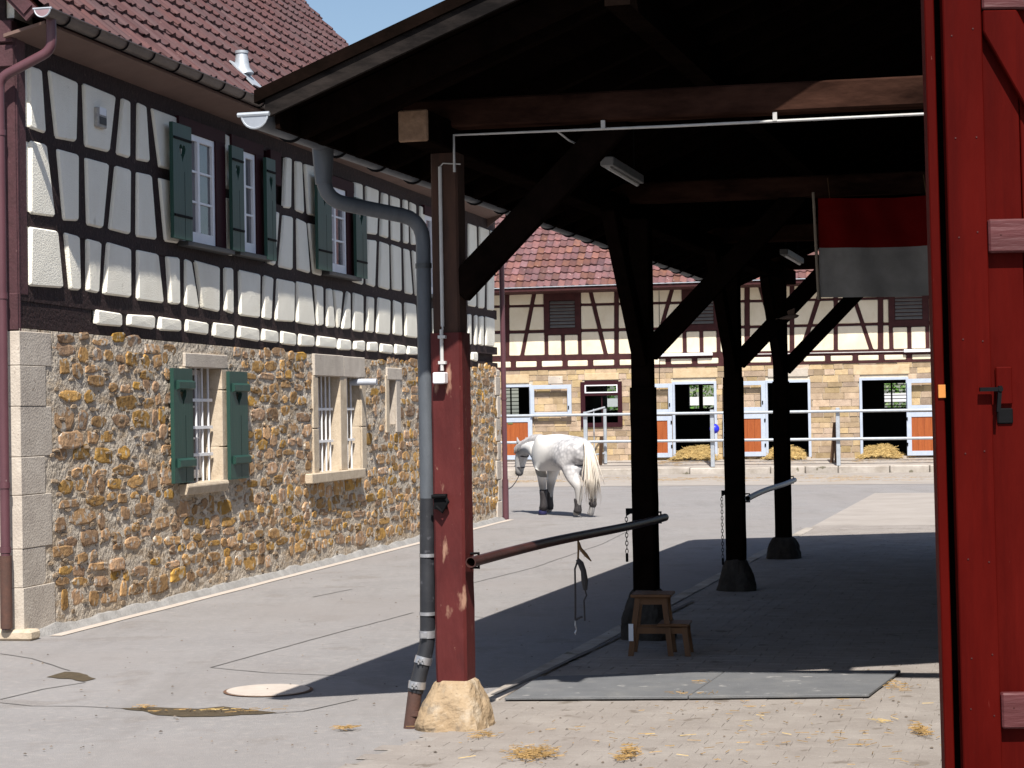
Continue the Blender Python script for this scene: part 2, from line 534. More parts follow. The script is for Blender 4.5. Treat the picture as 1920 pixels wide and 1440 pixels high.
def pillow(mb, F, quad, o0, o1, ch=0.03, r=0.05, k=3, jit=0.006):
    """a plaster field or stone: outline, chamfered edge, raised face"""
    q = [(u + random.uniform(-jit, jit), z + random.uniform(-jit, jit)) for u, z in quad]
    P0 = rounded(q, r, k)
    P1 = inset(P0, 0.004)
    P2 = inset(P0, ch)
    n = len(P0)
    om = o0 + (o1 - o0) * 0.62
    vs = [F.pt(u, z, o0) for u, z in P0] + [F.pt(u, z, om) for u, z in P1] + [F.pt(u, z, o1) for u, z in P2]
    cu = sum(p[0] for p in P2) / n
    cz = sum(p[1] for p in P2) / n
    vs.append(F.pt(cu, cz, o1 + 0.004))
    fs = []
    for i in range(n):
        j = (i + 1) % n
        fs += [(i, j, n + j, n + i), (n + i, n + j, 2 * n + j, 2 * n + i), (2 * n + i, 2 * n + j, 3 * n)]
    mb.add(vs, fs)


# ------------------------------------------------------------------ ground
g = MB()
g.add([(-300, -120, 0), (300, -120, 0), (300, 500, 0), (-300, 500, 0)], [(0, 1, 2, 3)])
GROUND = tag(g.build('ground', asphalt, recalc=False), 'pale worn asphalt of the farm lane and yard', kind='structure')


def sheet(name, pts, z, mat, parent=None, label=None, kind=None):
    mb = MB()
    mb.add([(p[0], p[1], z) for p in pts], [tuple(range(len(pts)))])
    o = mb.build(name, mat, parent, recalc=False)
    if mb.v and o.data.polygons[0].normal.z < 0:
        o.data.flip_normals()
    return tag(o, label, kind=kind)


AX = V((math.sin(math.radians(15.3)), math.cos(math.radians(15.3)), 0))      # the shed runs away from us this way
PR = V((AX.y, -AX.x, 0))                                                     # across the shed, to the right

# ================================================================== the half timbered house on the left
HA = math.radians(12.706)
HW = Frame((-4.172, 17.723, 0), (math.sin(HA), math.cos(HA), 0), (math.cos(HA), -math.sin(HA), 0))
UC = HW.ux(38, 2.0)                  # near corner
UE = HW.ux(936, 2.0)                 # far corner
GE = Frame(HW.pt(UC, 0), -HW.n, -HW.du)      # gable end: u runs to the left, away from the corner
house = thing('half_timbered_house', HW.pt(UC, 0), 'half timbered house with cream plaster panels above a rubble stone ground floor', 'house')

lA0 = HW.line([(90, 131.5), (928, 435)])
lA1 = HW.line([(54, 240), (104, 257), (283, 306), (530, 387), (590, 406), (687, 437), (896, 489)])
lB0 = HW.line([(54.7, 262), (158, 292), (296, 332), (529, 400), (577, 417), (687, 447), (772, 468), (876, 499)])
lB1 = HW.line([(55, 399), (151, 418), (246, 440), (336, 456), (439, 481), (516, 498), (606, 517), (705, 538), (928, 582.5)])
lC0 = HW.line([(53, 421), (151, 443), (299, 475), (413, 499), (515, 520), (607, 538), (705, 557), (782, 571), (928, 597)])
lC1 = HW.line([(51, 535.7), (152, 547), (246.6, 559.6), (375, 578), (488, 597), (592, 610), (683, 622), (783, 633.5), (926, 651.5)])
lD0 = HW.line([(180, 578.6), (290, 593), (391, 604.5), (486.5, 616), (590, 629), (659, 637), (736, 645), (784, 649.5), (890, 659.5)])
lD1 = HW.line([(180, 608.6), (290, 618), (391, 630), (486.5, 641), (556, 647.5), (631, 655), (684, 660), (784, 666.5), (896, 678)])
lST = HW.line([(100, 621), (420, 649), (780, 682), (935, 692)])

bandA = [(52, 81, 54, 90), (89, 149, 104, 146), (155, 220, 158, 207), (227, 247, 217.5, 245.6), (256, 276.5, 255, 282.5), (283, 340, 296, 338),
         (419, 439, 419.5, 438), (534, 548, 530, 547), (552.6, 568, 554, 572), (569.5, 598, 576.5, 596), (662, 681, 662, 682), (685, 712, 687, 709),
         (715, 728.5, 711.6, 728.5), (731, 751.5, 733, 752.5), (754.6, 766, 756.4, 768), (767.6, 782, 771, 783), (786, 798, 786, 798),
         (830, 846, 830, 848), (849, 873, 852, 873), (877, 894.7, 877, 895.7), (897, 918, 898, 916.6), (919, 929, 918.5, 928)]
bandB = [(54, 91, 55.5, 105.5), (104, 150, 117, 151), (158, 206, 162, 195), (216, 247, 204, 246), (255, 286.5, 255, 295.6), (296, 336, 307, 337),
         (420, 438, 420, 439), (513.5, 524.5, 500, 516), (529, 551, 521, 551), (554.7, 574.7, 556.5, 582.5), (577, 600, 586, 606), (662, 684, 660, 683),
         (687, 708, 687, 705), (711.6, 730, 709, 731.6), (733, 753, 735.6, 754.6), (756.4, 769.4, 758.5, 776), (772, 783, 778, 785), (787, 798, 788, 798),
         (830, 848, 830, 850), (852, 873, 854, 873), (877, 894, 877, 894), (896.5, 911, 896.5, 909.5), (913, 928.5, 913, 928)]
bandC = [(53, 110.7, 51, 120.6), (118.5, 151, 128, 152), (162, 192, 161.5, 186), (199, 246.6, 192, 246.6), (254.7, 299, 254.7, 308), (310.4, 336.7, 316.4, 338.5),
         (345, 360.7, 345, 375), (363, 413, 377, 413), (420, 439, 420, 439.6), (447, 489, 447, 488), (494, 515, 492.4, 510.7), (518, 553, 514, 552),
         (555.7, 585, 555.5, 592), (588, 606.8, 593, 608), (611, 623, 610.4, 629), (624, 644, 631, 638), (648.7, 658, 640, 658.6), (661, 683, 661, 683),
         (687, 703, 686, 701.6), (707, 733, 704, 732), (736.7, 754, 736.7, 755.5), (757.5, 780, 758, 784), (788, 806, 788, 806), (810, 824, 811, 824),
         (828, 850, 828, 848), (853, 872, 851, 872), (876, 885, 876, 885), (889, 896.5, 889, 896.5), (898, 908, 898, 908), (909.5, 928, 909.5, 928)]
bandD = [(178, 230.5), (238, 290), (295, 340.6), (347, 391.4), (398, 439.6), (445, 486.5), (490, 521.5), (524.5, 556), (559, 590), (593, 631), (632.5, 658.6),
         (662, 684), (688, 709), (712, 736), (739, 761), (763, 784), (787, 805), (808, 824), (827, 842), (845, 859), (862, 879), (883, 896)]

# --- upper wall: backing, timbers recessed, plaster fields proud of them
up_back = MB()
ztop = 5.62
UB = MB()
fbox(UB, HW, UC + 0.02, UE - 0.02, 2.55, ztop, -0.42, -0.10)
upper_wall = UB.build('upper_wall', timber, house)


def rail(fa, fb_, o, name='timber_beam', u0=None, u1=None, seg=9):
    """a long beam between two wavering lines fa (top) and fb_ (bottom)"""
    u0 = UC if u0 is None else u0
    u1 = UE if u1 is None else u1
    n = 24
    us = [u0 + (u1 - u0) * i / n for i in range(n + 1)]
    mb = MB()
    vs, fs = [], []
    for u in us:
        a, b = fa(u) + 0.012, fb_(u) - 0.012
        oo = o + 0.008 * nz((u, 0, a), 1.7)
        vs += [HW.pt(u, b, -0.12), HW.pt(u, b, oo), HW.pt(u, a, oo), HW.pt(u, a, -0.12)]
    for i in range(n):
        for k in range(4):
            fs.append((i * 4 + k, i * 4 + (k + 1) % 4, i * 4 + 4 + (k + 1) % 4, i * 4 + 4 + k))
    fs += [(0, 1, 2, 3), (4 * n + 3, 4 * n + 2, 4 * n + 1, 4 * n)]
    mb.add(vs, fs)
    return mb.build(name, timber, upper_wall)


rail(lambda u: lA0(u) + 0.34, lA0, -0.02)
rail(lA1, lB0, -0.022)
rail(lB1, lC0, -0.02)
rail(lC1, lD0, -0.016)
rail(lD1, lambda u: lST(u) + 0.02, -0.012)


def band(rows, ft, fbm, top_off=0.006):
    prev = None
    for (a, b, c, d) in rows:
        q = [(HW.ul(c, fbm, -.02), 0), (HW.ul(d, fbm, .012), 0), (HW.ul(b, ft, .012), 0), (HW.ul(a, ft, -.02), 0)]
        q = [(q[0][0], fbm(q[0][0])), (q[1][0], fbm(q[1][0])), (q[2][0], ft(q[2][0])), (q[3][0], ft(q[3][0]))]
        mb = MB()
        pillow(mb, HW, q, -0.04, top_off + random.uniform(-0.004, 0.006), ch=0.018, r=0.026, k=4, jit=.012)
        mb.build('plaster_panel', plaster, upper_wall)
        if prev is not None:
            p = prev
            gap = q[3][0] - p[2][0]
            if gap < 0.75:
                mb = MB()
                e = 0.012
                fpoly(mb, HW, [(p[1][0] - e, p[1][1] - 0.01), (q[0][0] + e, q[0][1] - 0.01), (q[3][0] + e, q[3][1] + 0.01), (p[2][0] - e, p[2][1] + 0.01)],
                      -0.12, -0.026 + random.uniform(-0.005, 0.005))
                mb.build('timber_post', timber, upper_wall)
        prev = q


band(bandA, lA0, lA1)
band(bandB, lB0, lB1)
band(bandC, lC0, lC1, 0.010)
band([(a, b, a, b) for a, b in bandD], lD0, lD1, 0.018)
mb = MB()
ud = HW.ux(176, 2.8)
fpoly(mb, HW, [(UC + .01, lD1(UC) - .015), (ud, lD1(ud) - .015), (ud, lD0(ud) + .015), (UC + .01, lD0(UC) + .015)], -.12, -.024)
mb.build('timber_beam', timber, upper_wall)
# corner post and the end timbers seen on the gable side
fb(HW, UC - 0.012, HW.ux(52, 4), 2.97, 5.3, -0.25, -0.008, 'corner_post', purple_wood, upper_wall, bevel=0.008)
gw = MB()
fbox(gw, GE, 0.03, 9.0, 2.6, 5.6, -0.4, -0.05)
gable_wall = gw.build('gable_wall', plaster, house)
gt = MB()
fpoly(gt, GE, [(0.03, 5.6), (9.0, 5.6), (4.6, 9.6)], -0.4, -0.05)
gt.build('gable_triangle', plaster, gable_wall)
fb(GE, 0.0, 0.34, 2.62, 5.2, -0.045, -0.01, 'timber_post', purple_wood, gable_wall, bevel=0.006)
for z0, z1, oo in ((4.93, 5.12, 0.05), (5.14, 5.33, 0.065), (2.66, 2.98, 0.02), (3.5, 3.66, -0.0)):
    fb(GE, 0.004, 8.9, z0, z1, -0.048, oo, 'timber_beam', purple_wood, gable_wall, bevel=0.008)
for u in (1.2, 2.3, 3.4, 4.6):
    fb(GE, u, u + 0.2, 2.95, 5.2, -0.046, -0.012, 'timber_post', timber, gable_wall)

# --- rubble ground floor
Z_TOP = 2.66


def rect(x0, y0, x1, y1, off=0.0):
    a = HW.uz(x0, y0, off)
    b = HW.uz(x1, y1, off)
    return min(a[0], b[0]), max(a[0], b[0]), min(a[1], b[1]), max(a[1], b[1])


LW1 = (HW.ux(351, 1.8), HW.ux(413.5, 1.8), HW.uz(385, 903)[1], HW.uz(385, 689)[1])
LW2a = (HW.ux(594.5, 1.8), HW.ux(636.5, 1.8), HW.uz(620, 884)[1], HW.uz(620, 705)[1])
LW2b = (HW.ux(649, 1.8), HW.ux(676, 1.8), LW2a[2], LW2a[3])
NICHE = (HW.ux(728, 2.0), HW.ux(741.5, 2.0), HW.uz(735, 798)[1], HW.uz(735, 712)[1])
opens = [LW1, (LW2a[0], LW2b[1], LW2a[2], LW2a[3]), NICHE]
QW = HW.ux(88, 1.5)
lw = MB()
step = 0.045
nu, nzc = int((UE - UC) / step), int(Z_TOP / step)
idx = {}


def wall_off(u, z):
    return 0.010 * nz((u * 1.1, z * 1.1, 3)) + 0.007 * nz((u * 6, z * 9, 7)) + 0.007 * nz((u * 17, z * 25, 1))


for i in range(nu + 1):
    for j in range(nzc + 1):
        u = UC + (UE - UC) * i / nu
        z = lST(u) * j / nzc
        idx[i, j] = len(lw.v)
        lw.v.append(tuple(HW.pt(u, z, wall_off(u, z))))
for i in range(nu):
    for j in range(nzc):
        u = UC + (UE - UC) * (i + .5) / nu
        z = lST(u) * (j + .5) / nzc
        if any(a < u < b and c < z < d for a, b, c, d in opens):
            continue
        lw.f.append((idx[i, j], idx[i + 1, j], idx[i + 1, j + 1], idx[i, j + 1]))
# ledge along the top and the far end
for i in range(nu):
    a, b = lw.v[idx[i, nzc]], lw.v[idx[i + 1, nzc]]
    k = len(lw.v)
    u0, u1 = UC + (UE - UC) * i / nu, UC + (UE - UC) * (i + 1) / nu
    lw.v += [tuple(HW.pt(u1, lST(u1) + 0.012, -0.13)), tuple(HW.pt(u0, lST(u0) + 0.012, -0.13))]
    lw.f.append((idx[i, nzc], idx[i + 1, nzc], k, k + 1))
stone_wall = lw.build('stone_wall', mortar, house, recalc=False)
# far end and near gable end of the ground floor, plain masonry
fb(HW, UE - 0.05, UE + 0.0, 0, 2.6, -8.9, -0.03, 'end_wall', mortar, house)
fb(GE, 0.03, 9.0, 0, 2.6, -0.4, -0.02, 'end_wall', mortar, house)


def rubble_piece(w_, h_):
    """an irregular block seen from the front"""
    pts = []
    k = random.choice((8, 9, 10, 11))
    ex_ = random.uniform(.8, 1.0)
    lean = random.uniform(-.2, .2)
    ph = random.uniform(0, 6)
    for i in range(k):
        a = 2 * math.pi * (i + random.uniform(-.25, .25)) / k + .4
        c, s_ = math.cos(a), math.sin(a)
        q = 1 / max(abs(c), abs(s_)) ** ex_
        q *= random.uniform(.88, 1.05)
        x_, y_ = c * q, s_ * q
        pts.append((w_ / 2 * x_ + lean * h_ * y_ * .5, h_ / 2 * (y_ + .13 * math.sin(x_ * 1.5 + ph))))
    return pts


spots_done = []
stones = []
z = 0.16
row = 0
while z < 2.58:
    h = random.uniform(0.10, 0.185)
    u = QW + random.uniform(0.0, 0.25)
    while u < UE - 0.32:
        w_ = random.choice((random.uniform(.14, .26), random.uniform(.24, .62), random.uniform(.22, .48)))
        cu, cz = u + w_ / 2, z + h / 2 + random.uniform(-.035, .035) + .05 * nz((u * .8, z, 3))
        bad = any(a - .14 < cu + w_ / 2 and cu - w_ / 2 < b + .16 and c - .13 < cz and cz < d + .24 for a, b, c, d in opens)
        dens = 0.95 + 0.22 * nz((cu * .35, cz * .9, 5)) - (0.10 if cu < 4.5 and cz > 1.1 else 0)
        if not bad and random.random() < dens:
            stones.append((cu, cz, w_ * random.uniform(.85, 1.0), h * random.choice((random.uniform(.6, .9), random.uniform(.8, 1.1), random.uniform(.9, 1.35)))))
        u += w_ + random.choice((.015, .02, .035, .06))
    z += h + random.uniform(0.010, 0.024)
    row += 1


def stone_geo(mb, cu, cz, w_, h_):
    pts = rubble_piece(w_, h_)
    n = len(pts)
    base = wall_off(cu, cz)
    pr = random.uniform(0.004, 0.014)
    tilt = (random.uniform(-.03, .03), random.uniform(-.07, .07))
    vs = []
    for (a, b) in pts:
        vs.append(HW.pt(cu + a, cz + b, base - 0.05))
    for (a, b) in pts:
        vs.append(HW.pt(cu + a * .95, cz + b * .95, base + pr * random.uniform(.55, .9) + tilt[0] * a + tilt[1] * b))
    for (a, b) in pts:
        vs.append(HW.pt(cu + a * .80 + random.uniform(-.01, .01), cz + b * .74 + random.uniform(-.006, .006),
                        base + pr * random.uniform(.85, 1.35) + tilt[0] * a + tilt[1] * b))
    vs.append(HW.pt(cu + random.uniform(-.02, .02), cz + random.uniform(-.02, .02), base + pr * 1.1))
    fs = []
    for i in range(n):
        j = (i + 1) % n
        fs += [(i, j, n + j, n + i), (n + i, n + j, 2 * n + j, 2 * n + i), (2 * n + i, 2 * n + j, 3 * n)]
    mb.add(vs, fs)


# the 300 nearest stones are pieces of their own, the rest one part
stones.sort(key=lambda s_: -(s_[2] * s_[3]) / ((20 + s_[0]) ** 3))
rest = MB()
for i, s_ in enumerate(stones):
    if i < 290:
        mb = MB()
        stone_geo(mb, *s_)
        mb.build('stone', rubble, stone_wall, recalc=False)
    else:
        stone_geo(rest, *s_)
tag(rest.build('small_stones', rubble, stone_wall, recalc=False), kind='stuff')
rest = MB()
# small chips pressed into the mortar
for _ in range(1500):
    cu, cz = random.uniform(QW, UE - .15), random.uniform(.1, 2.56)
    if any(a - .1 < cu < b + .12 and c - .16 < cz < d + .16 for a, b, c, d in opens):
        continue
    stone_geo(rest, cu, cz, random.uniform(.05, .15), random.uniform(.015, .045))
tag(rest.build('chips', M('chip_stone', (.34, .26, .18), (.21, .15, .10), scale=9, bump=.5, bscale=40, rough=.95, rnd=.35, spec=.1), stone_wall, recalc=False), kind='stuff')

# quoins at the near corner (two faces) and the far corner
qz = [0.0] + [HW.uz(40, y)[1] for y in (1103, 1030, 929, 857, 762, 685)] + [2.655]
qz = sorted(qz)
for i in range(len(qz) - 1):
    wq = (HW.ux(84, 1.5) if i % 2 else HW.ux(94, 1.5)) + random.uniform(-.03, .03)
    mb = MB()
    fbox(mb, HW, UC - 0.02, wq, qz[i] + 0.002, qz[i + 1] - 0.002, -0.45, 0.012 + random.uniform(-.004, .006))
    mb.build('quoin', dressed, stone_wall, bevel=0.005)
zz = 0.0
i = 0
while zz < 2.55:
    h = random.uniform(.3, .42)
    fb(HW, UE - (.24 if i % 2 else .34), UE + 0.012, zz + .006, min(zz + h, 2.6) - .006, -0.3, 0.02 + random.uniform(0, .008), 'quoin', dressed, stone_wall, bevel=0.01)
    zz += h
    i += 1
# cement fillet along the foot of the wall
mb = MB()
n = 420
for i in range(n + 1):
    u = UC + 0.12 + (UE - UC - .12) * i / n
    hh = 0.06 + 0.035 * nz((u * 1.7, 0, 0)) + .02 * nz((u * 5, 2, 0))
    mb.v += [tuple(HW.pt(u, -0.01, 0.09 + .02 * nz((u * 2, 1, 1)))), tuple(HW.pt(u, hh, 0.03 + .006 * nz((u * 4, 1, 4)))), tuple(HW.pt(u, hh + .01, -0.05))]
for i in range(n):
    for k in range(2):
        mb.f.append((i * 3 + k, i * 3 + 3 + k, i * 3 + 4 + k, i * 3 + 1 + k))
mb.build('cement_fillet', M('cement', (0.33, 0.32, 0.31), (0.22, 0.21, 0.20), scale=5, detail=9, bump=.9, bscale=40, rough=1), house, recalc=True)
# pale strip of paving along the foot
mb = MB()
n = 40
for i in range(n + 1):
    u = UC + 0.25 + (UE - UC - .25) * i / n
    mb.v += [tuple(HW.pt(u, 0.006, 0.12)), tuple(HW.pt(u, 0.006, 0.235 + .02 * nz((u, 5, 5))))]
for i in range(n):
    mb.f.append((i * 2, i * 2 + 2, i * 2 + 3, i * 2 + 1))
o = mb.build('edge_strip', concrete, GROUND)


# --- ground floor windows
def bars(F, u0, u1, z0, z1, off, nv, hs, name, parent):
    mb = MB()
    for i in range(nv):
        u = u0 + (u1 - u0) * (i + .6) / nv
        mb.tube([F.pt(u, z0, off), F.pt(u, z1, off)], 0.0125, 6)
    o_ = mb.build('vertical_bars', white_bar, parent)
    for h in hs:
        fb(F, u0 - .02, u1 + .01, h - .016, h + .016, off - .006, off + .02, 'crossbar', white_bar, parent)


def casement(F, u0, u1, z0, z1, off, cols, rows, parent, name='window', fw=0.055, mat=white_paint, bw=0.022, bottom=0.09):
    wo_ = MB()
    fbox(wo_, F, u0, u1, z0, z0 + bottom, off - .05, off)
    fbox(wo_, F, u0, u1, z1 - fw, z1, off - .05, off)
    fbox(wo_, F, u0, u0 + fw, z0 + bottom, z1 - fw, off - .05, off)
    fbox(wo_, F, u1 - fw, u1, z0 + bottom, z1 - fw, off - .05, off)
    win = wo_.build(name, mat, parent)
    cu = (u1 - u0 - 2 * fw) / cols
    cz = (z1 - fw - z0 - bottom) / rows
    for c in range(cols):
        for r in range(rows):
            a, b = u0 + fw + c * cu, z0 + bottom + r * cz
            fb(F, a, a + cu, b, b + cz, off - .034, off - .028, 'pane', glass_m, win)
    for c in range(1, cols):
        a = u0 + fw + c * cu
        fb(F, a - bw * 1.3, a + bw * 1.3, z0 + bottom, z1 - fw, off - .04, off + .006, 'mullion', mat, win)
    for r in range(1, rows):
        b = z0 + bottom + r * cz
        fb(F, u0 + fw, u1 - fw, b - bw / 2, b + bw / 2, off - .042, off - .008, 'glazing_bar', mat, win)
    return win


def reveal(F, u0, u1, z0, z1, depth, parent, mat=sill_m, name='reveal'):
    mb = MB()
    t = 0.05
    fbox(mb, F, u0 - t, u0, z0 - t, z1 + t, -depth, -0.02)
    fbox(mb, F, u1, u1 + t, z0 - t, z1 + t, -depth, -0.02)
    fbox(mb, F, u0, u1, z0 - t, z0, -depth, -0.02)
    fbox(mb, F, u0, u1, z1, z1 + t, -depth, -0.02)
    fbox(mb, F, u0 - t, u1 + t, z0 - t, z1 + t, -depth - .04, -depth)
    return mb.build(name, mat, parent)


def heart(w_, h_):
    pts = []
    for i in range(16):
        t = 2 * math.pi * i / 16
        x = 16 * math.sin(t) ** 3
        y = 13 * math.cos(t) - 5 * math.cos(2 * t) - 2 * math.cos(3 * t) - math.cos(4 * t)
        pts.append((x / 32 * w_, (y + 2) / 30 * h_ + (-.12 * h_ if y < -10 else 0)))
    return pts


def shutter(F, u0, u1, z0, z1, o0, o1, batten_z, parent, iron_straps=False):
    """a board shutter with a real heart cut through it"""
    cu, cz = (u0 + u1) / 2, z0 + (z1 - z0) * 0.76
    hp = heart((u1 - u0) * .34, .17)
    bm = bmesh.new()
    outer = [(u0, z0), (u1, z0), (u1, z1), (u0, z1)]
    vo = [bm.verts.new(F.pt(u, z_, o1)) for u, z_ in outer]
    vh = [bm.verts.new(F.pt(cu + a, cz + b, o1)) for a, b in hp]
    es = [bm.edges.new((vo[i], vo[(i + 1) % 4])) for i in range(4)] + [bm.edges.new((vh[i], vh[(i + 1) % 16])) for i in range(16)]
    bmesh.ops.triangle_fill(bm, edges=es, use_beauty=True, use_dissolve=False)
    r = bmesh.ops.extrude_face_region(bm, geom=bm.faces[:])
    bmesh.ops.translate(bm, verts=[e for e in r['geom'] if isinstance(e, bmesh.types.BMVert)], vec=F.n * (o0 - o1))
    bmesh.ops.recalc_face_normals(bm, faces=bm.faces)
    me = bpy.data.meshes.new('shutter')
    bm.to_mesh(me)
    bm.free()
    me.materials.append(green_paint)
    s_ = link('shutter', me, parent)
    for bz in batten_z:
        if iron_straps:
            fb(F, u0 + .01, u1 - .02, bz - .012, bz + .012, o1, o1 + .012, 'strap_hinge', iron, s_)
        else:
            mb = MB()
            mb.prism([F.pt(u0 + .07, bz - .05, o1), F.pt(u0 + .07, bz - .035, o1 + .035), F.pt(u0 + .07, bz + .03, o1 + .035), F.pt(u0 + .07, bz + .05, o1)], F.du * (u1 - u0 - .07))
            mb.build('batten', green_paint, s_)
    # painted edge board joints
    fb(F, (u0 + u1) / 2 + .1 * (u1 - u0), (u0 + u1) / 2 + .1 * (u1 - u0) + .004, z0 + .002, cz - .2, o1, o1 + .0015, 'board_joint', iron, s_)
    return s_


def low_window(op, nv, hs, depth=0.30):
    u0, u1, z0, z1 = op
    reveal(HW, u0, u1, z0, z1, depth, house)
    w_ = casement(HW, u0 + .02, u1 - .02, z0 + .03, z1 - .02, -depth + .08, 2 if u1 - u0 > .7 else 1, 3, house)
    bars(HW, u0 + .02, u1 - .06, z0, z1, -0.09, nv, hs, 'grille', w_)
    return w_


u0, u1, z0, z1 = LW1
low_window(LW1, 5, [HW.uz(390, y)[1] for y in (750, 801, 852)])
fb(HW, HW.ux(343, 2.5), HW.ux(422.5, 2.5), z1 - .005, HW.uz(385, 664)[1], -.2, .028, 'lintel', dressed, stone_wall, bevel=.008)
jz = [z0 - .02, z0 + .36, z0 + .98, z1 - .004]
for a, b in zip(jz, jz[1:]):
    fb(HW, u1 - .004, u1 + .19, a + .004, b - .004, -.2, .024, 'jamb_stone', sill_m, stone_wall, bevel=.008)
    fb(HW, u0 - .19, u0 + .004, a + .004, b - .004, -.2, .024, 'jamb_stone', sill_m, stone_wall, bevel=.008)
mb = MB()
a_, b_ = HW.ux(355, z0, .1) - .02, HW.ux(430, z0, .1)
mb.prism([HW.pt(a_, z0 + .002, -.25), HW.pt(a_, z0 + .002, .085), HW.pt(a_, z0 - .03, .10), HW.pt(a_, z0 - .115, .075), HW.pt(a_, z0 - .115, -.25)], HW.du * (b_ - a_))
mb.build('window_sill', sill_m, stone_wall, bevel=.006)
so_ = 0.045
shutter(HW, HW.ux(320, 1.8, so_), HW.ux(355.5, 1.8, so_), HW.uz(340, 905, so_)[1], HW.uz(340, 691, so_)[1], so_, so_ + .04, [HW.uz(340, 722, so_)[1], HW.uz(340, 868, so_)[1]], house)
shutter(HW, HW.ux(425.5, 1.8, so_), HW.ux(459, 1.8, so_), HW.uz(442, 898, so_)[1], HW.uz(442, 697, so_)[1], so_, so_ + .04, [HW.uz(442, 727, so_)[1], HW.uz(442, 862, so_)[1]], house)

for op in (LW2a, LW2b):
    low_window(op, 5 if op is LW2a else 3, [HW.uz(620, y)[1] for y in (767, 827)], 0.34)
u0, u1, z0, z1 = LW2a[0], LW2b[1], LW2a[2], LW2a[3]
fb(HW, LW2a[1] + .002, LW2b[0] - .002, z0, z1, -.28, .018, 'mullion_stone', sill_m, stone_wall, bevel=.008)
um = HW.ux(641, 2.5)
fb(HW, HW.ux(586, 2.5), um - .004, z1 - .004, z1 + .27, -.2, .03, 'lintel', dressed, stone_wall, bevel=.008)
fb(HW, um + .004, HW.ux(681, 2.5), z1 - .004, z1 + .265, -.2, .026, 'lintel', dressed, stone_wall, bevel=.008)
for a, b in ((z0 - .02, z0 + .55), (z0 + .56, z1 - .006)):
    fb(HW, u0 - .2, u0 + .003, a, b, -.2, .022, 'jamb_stone', sill_m, stone_wall, bevel=.008)
    fb(HW, u1 - .003, u1 + .2, a, b, -.2, .022, 'jamb_stone', sill_m, stone_wall, bevel=.008)
fb(HW, HW.ux(588, z0, .1) - .05, HW.ux(686, z0, .1), z0 - .12, z0 + .002, -.25, .10, 'window_sill', sill_m, stone_wall, bevel=.01)
mb = MB()
vp = HW.pt(HW.ux(668, 2.3) + .05, HW.uz(680, 717)[1], 0)
mb.tube([vp - HW.n * .1, vp + HW.n * .27], .045, 14)
mb.tube([vp + HW.n * .27, vp + HW.n * .18], .036, 14)
mb.build('vent_pipe', M('pale_pipe', (.5, .53, .60), rough=.4, bump=.02), house, smooth=True)
u0, u1, z0, z1 = NICHE
reveal(HW, u0, u1, z0, z1, .22, house)
fb(HW, u0 - .16, u0 + .002, z0 - .1, z1 + .06, -.2, .02, 'jamb_stone', sill_m, stone_wall, bevel=.01)
fb(HW, u1 - .002, u1 + .22, z0 - .1, z1 + .03, -.2, .018, 'jamb_stone', dressed, stone_wall, bevel=.01)
fb(HW, u0 - .1, u1 + .3, z1 - .002, z1 + .17, -.2, .024, 'lintel', dressed, stone_wall, bevel=.01)

# --- upper windows
so_ = 0.07


def up_window(xw0, xw1, yt, yb, case_r, xs_l, xs_r, cols, straps=True):
    xm = (xw0 + xw1) / 2
    zb, zt = HW.uz(xm, yb, 0)[1], HW.uz(xm, yt, 0)[1]
    u0_, u1_ = HW.ux(xw0, zb, 0), HW.ux(xw1, zb, 0)
    uc_ = HW.ux(case_r, zb, 0)
    case = MB()
    fbox(case, HW, u0_ - .12, uc_ + .04, zb - .06, zt + .18, -.1, -.035)
    fbox(case, HW, u1_ + .004, uc_, zb - .02, zt + .10, -.034, .03)
    fbox(case, HW, u0_ - .1, uc_, zt + .004, zt + .14, -.033, .034)
    c_ = case.build('window_casing', maroon, house)
    casement(HW, u0_, u1_, zb, zt, 0.012, cols, 3, house, fw=.065, bottom=.12)
    mb_ = MB()
    fbox(mb_, HW, u0_ - .05, uc_ + .08, zb - .055, zb - .004, -.05, .10)
    mb_.build('window_sill', slate, house, bevel=.006)
    for xs in (xs_l, xs_r):
        if xs:
            x0, x1, y0, y1 = xs
            xc = (x0 + x1) / 2
            za, zc = HW.uz(xc, y1, so_)[1], HW.uz(xc, y0, so_)[1]
            shutter(HW, HW.ux(x0, za, so_), HW.ux(x1, za, so_), za, zc, so_, so_ + .04, [za + (zc - za) * .2, za + (zc - za) * .87], house, iron_straps=True)


up_window(340, 402, 256, 458, 420, (320, 355, 235, 449), None, 2)
up_window(438, 478, 285, 474, 492, (431, 453, 277, 471), (496, 513, 299, 488), 2)
up_window(606, 648, 352, 512, 662, (592, 618, 330, 507), (664, 684, 374, 521), 2)
up_window(798, 822, 408, 553, 828, None, None, 2)
mb = MB()
a = HW.uz(511, 345)[1]
fbox(mb, HW, HW.ux(505, a), HW.ux(525, a), a, HW.uz(511, 283)[1], -.06, .022)
mb.build('hatch_frame', maroon, house)
# small vent plate on a plaster panel
a = HW.uz(183, 240)[1]
vb = MB()
fbox(vb, HW, HW.ux(175, a), HW.ux(192, a), a, HW.uz(183, 203)[1], .0, .05)
vbo = vb.build('wall_vent', box_grey, house, bevel=.01)
fb(HW, HW.ux(177.5, a), HW.ux(190, a), a + .03, a + .10, .05, .056, 'vent_grille', slate, vbo)
fb(HW, HW.ux(178, a), HW.ux(190, a), a + .12, a + .19, .05, .054, 'vent_flap', white_paint, vbo)

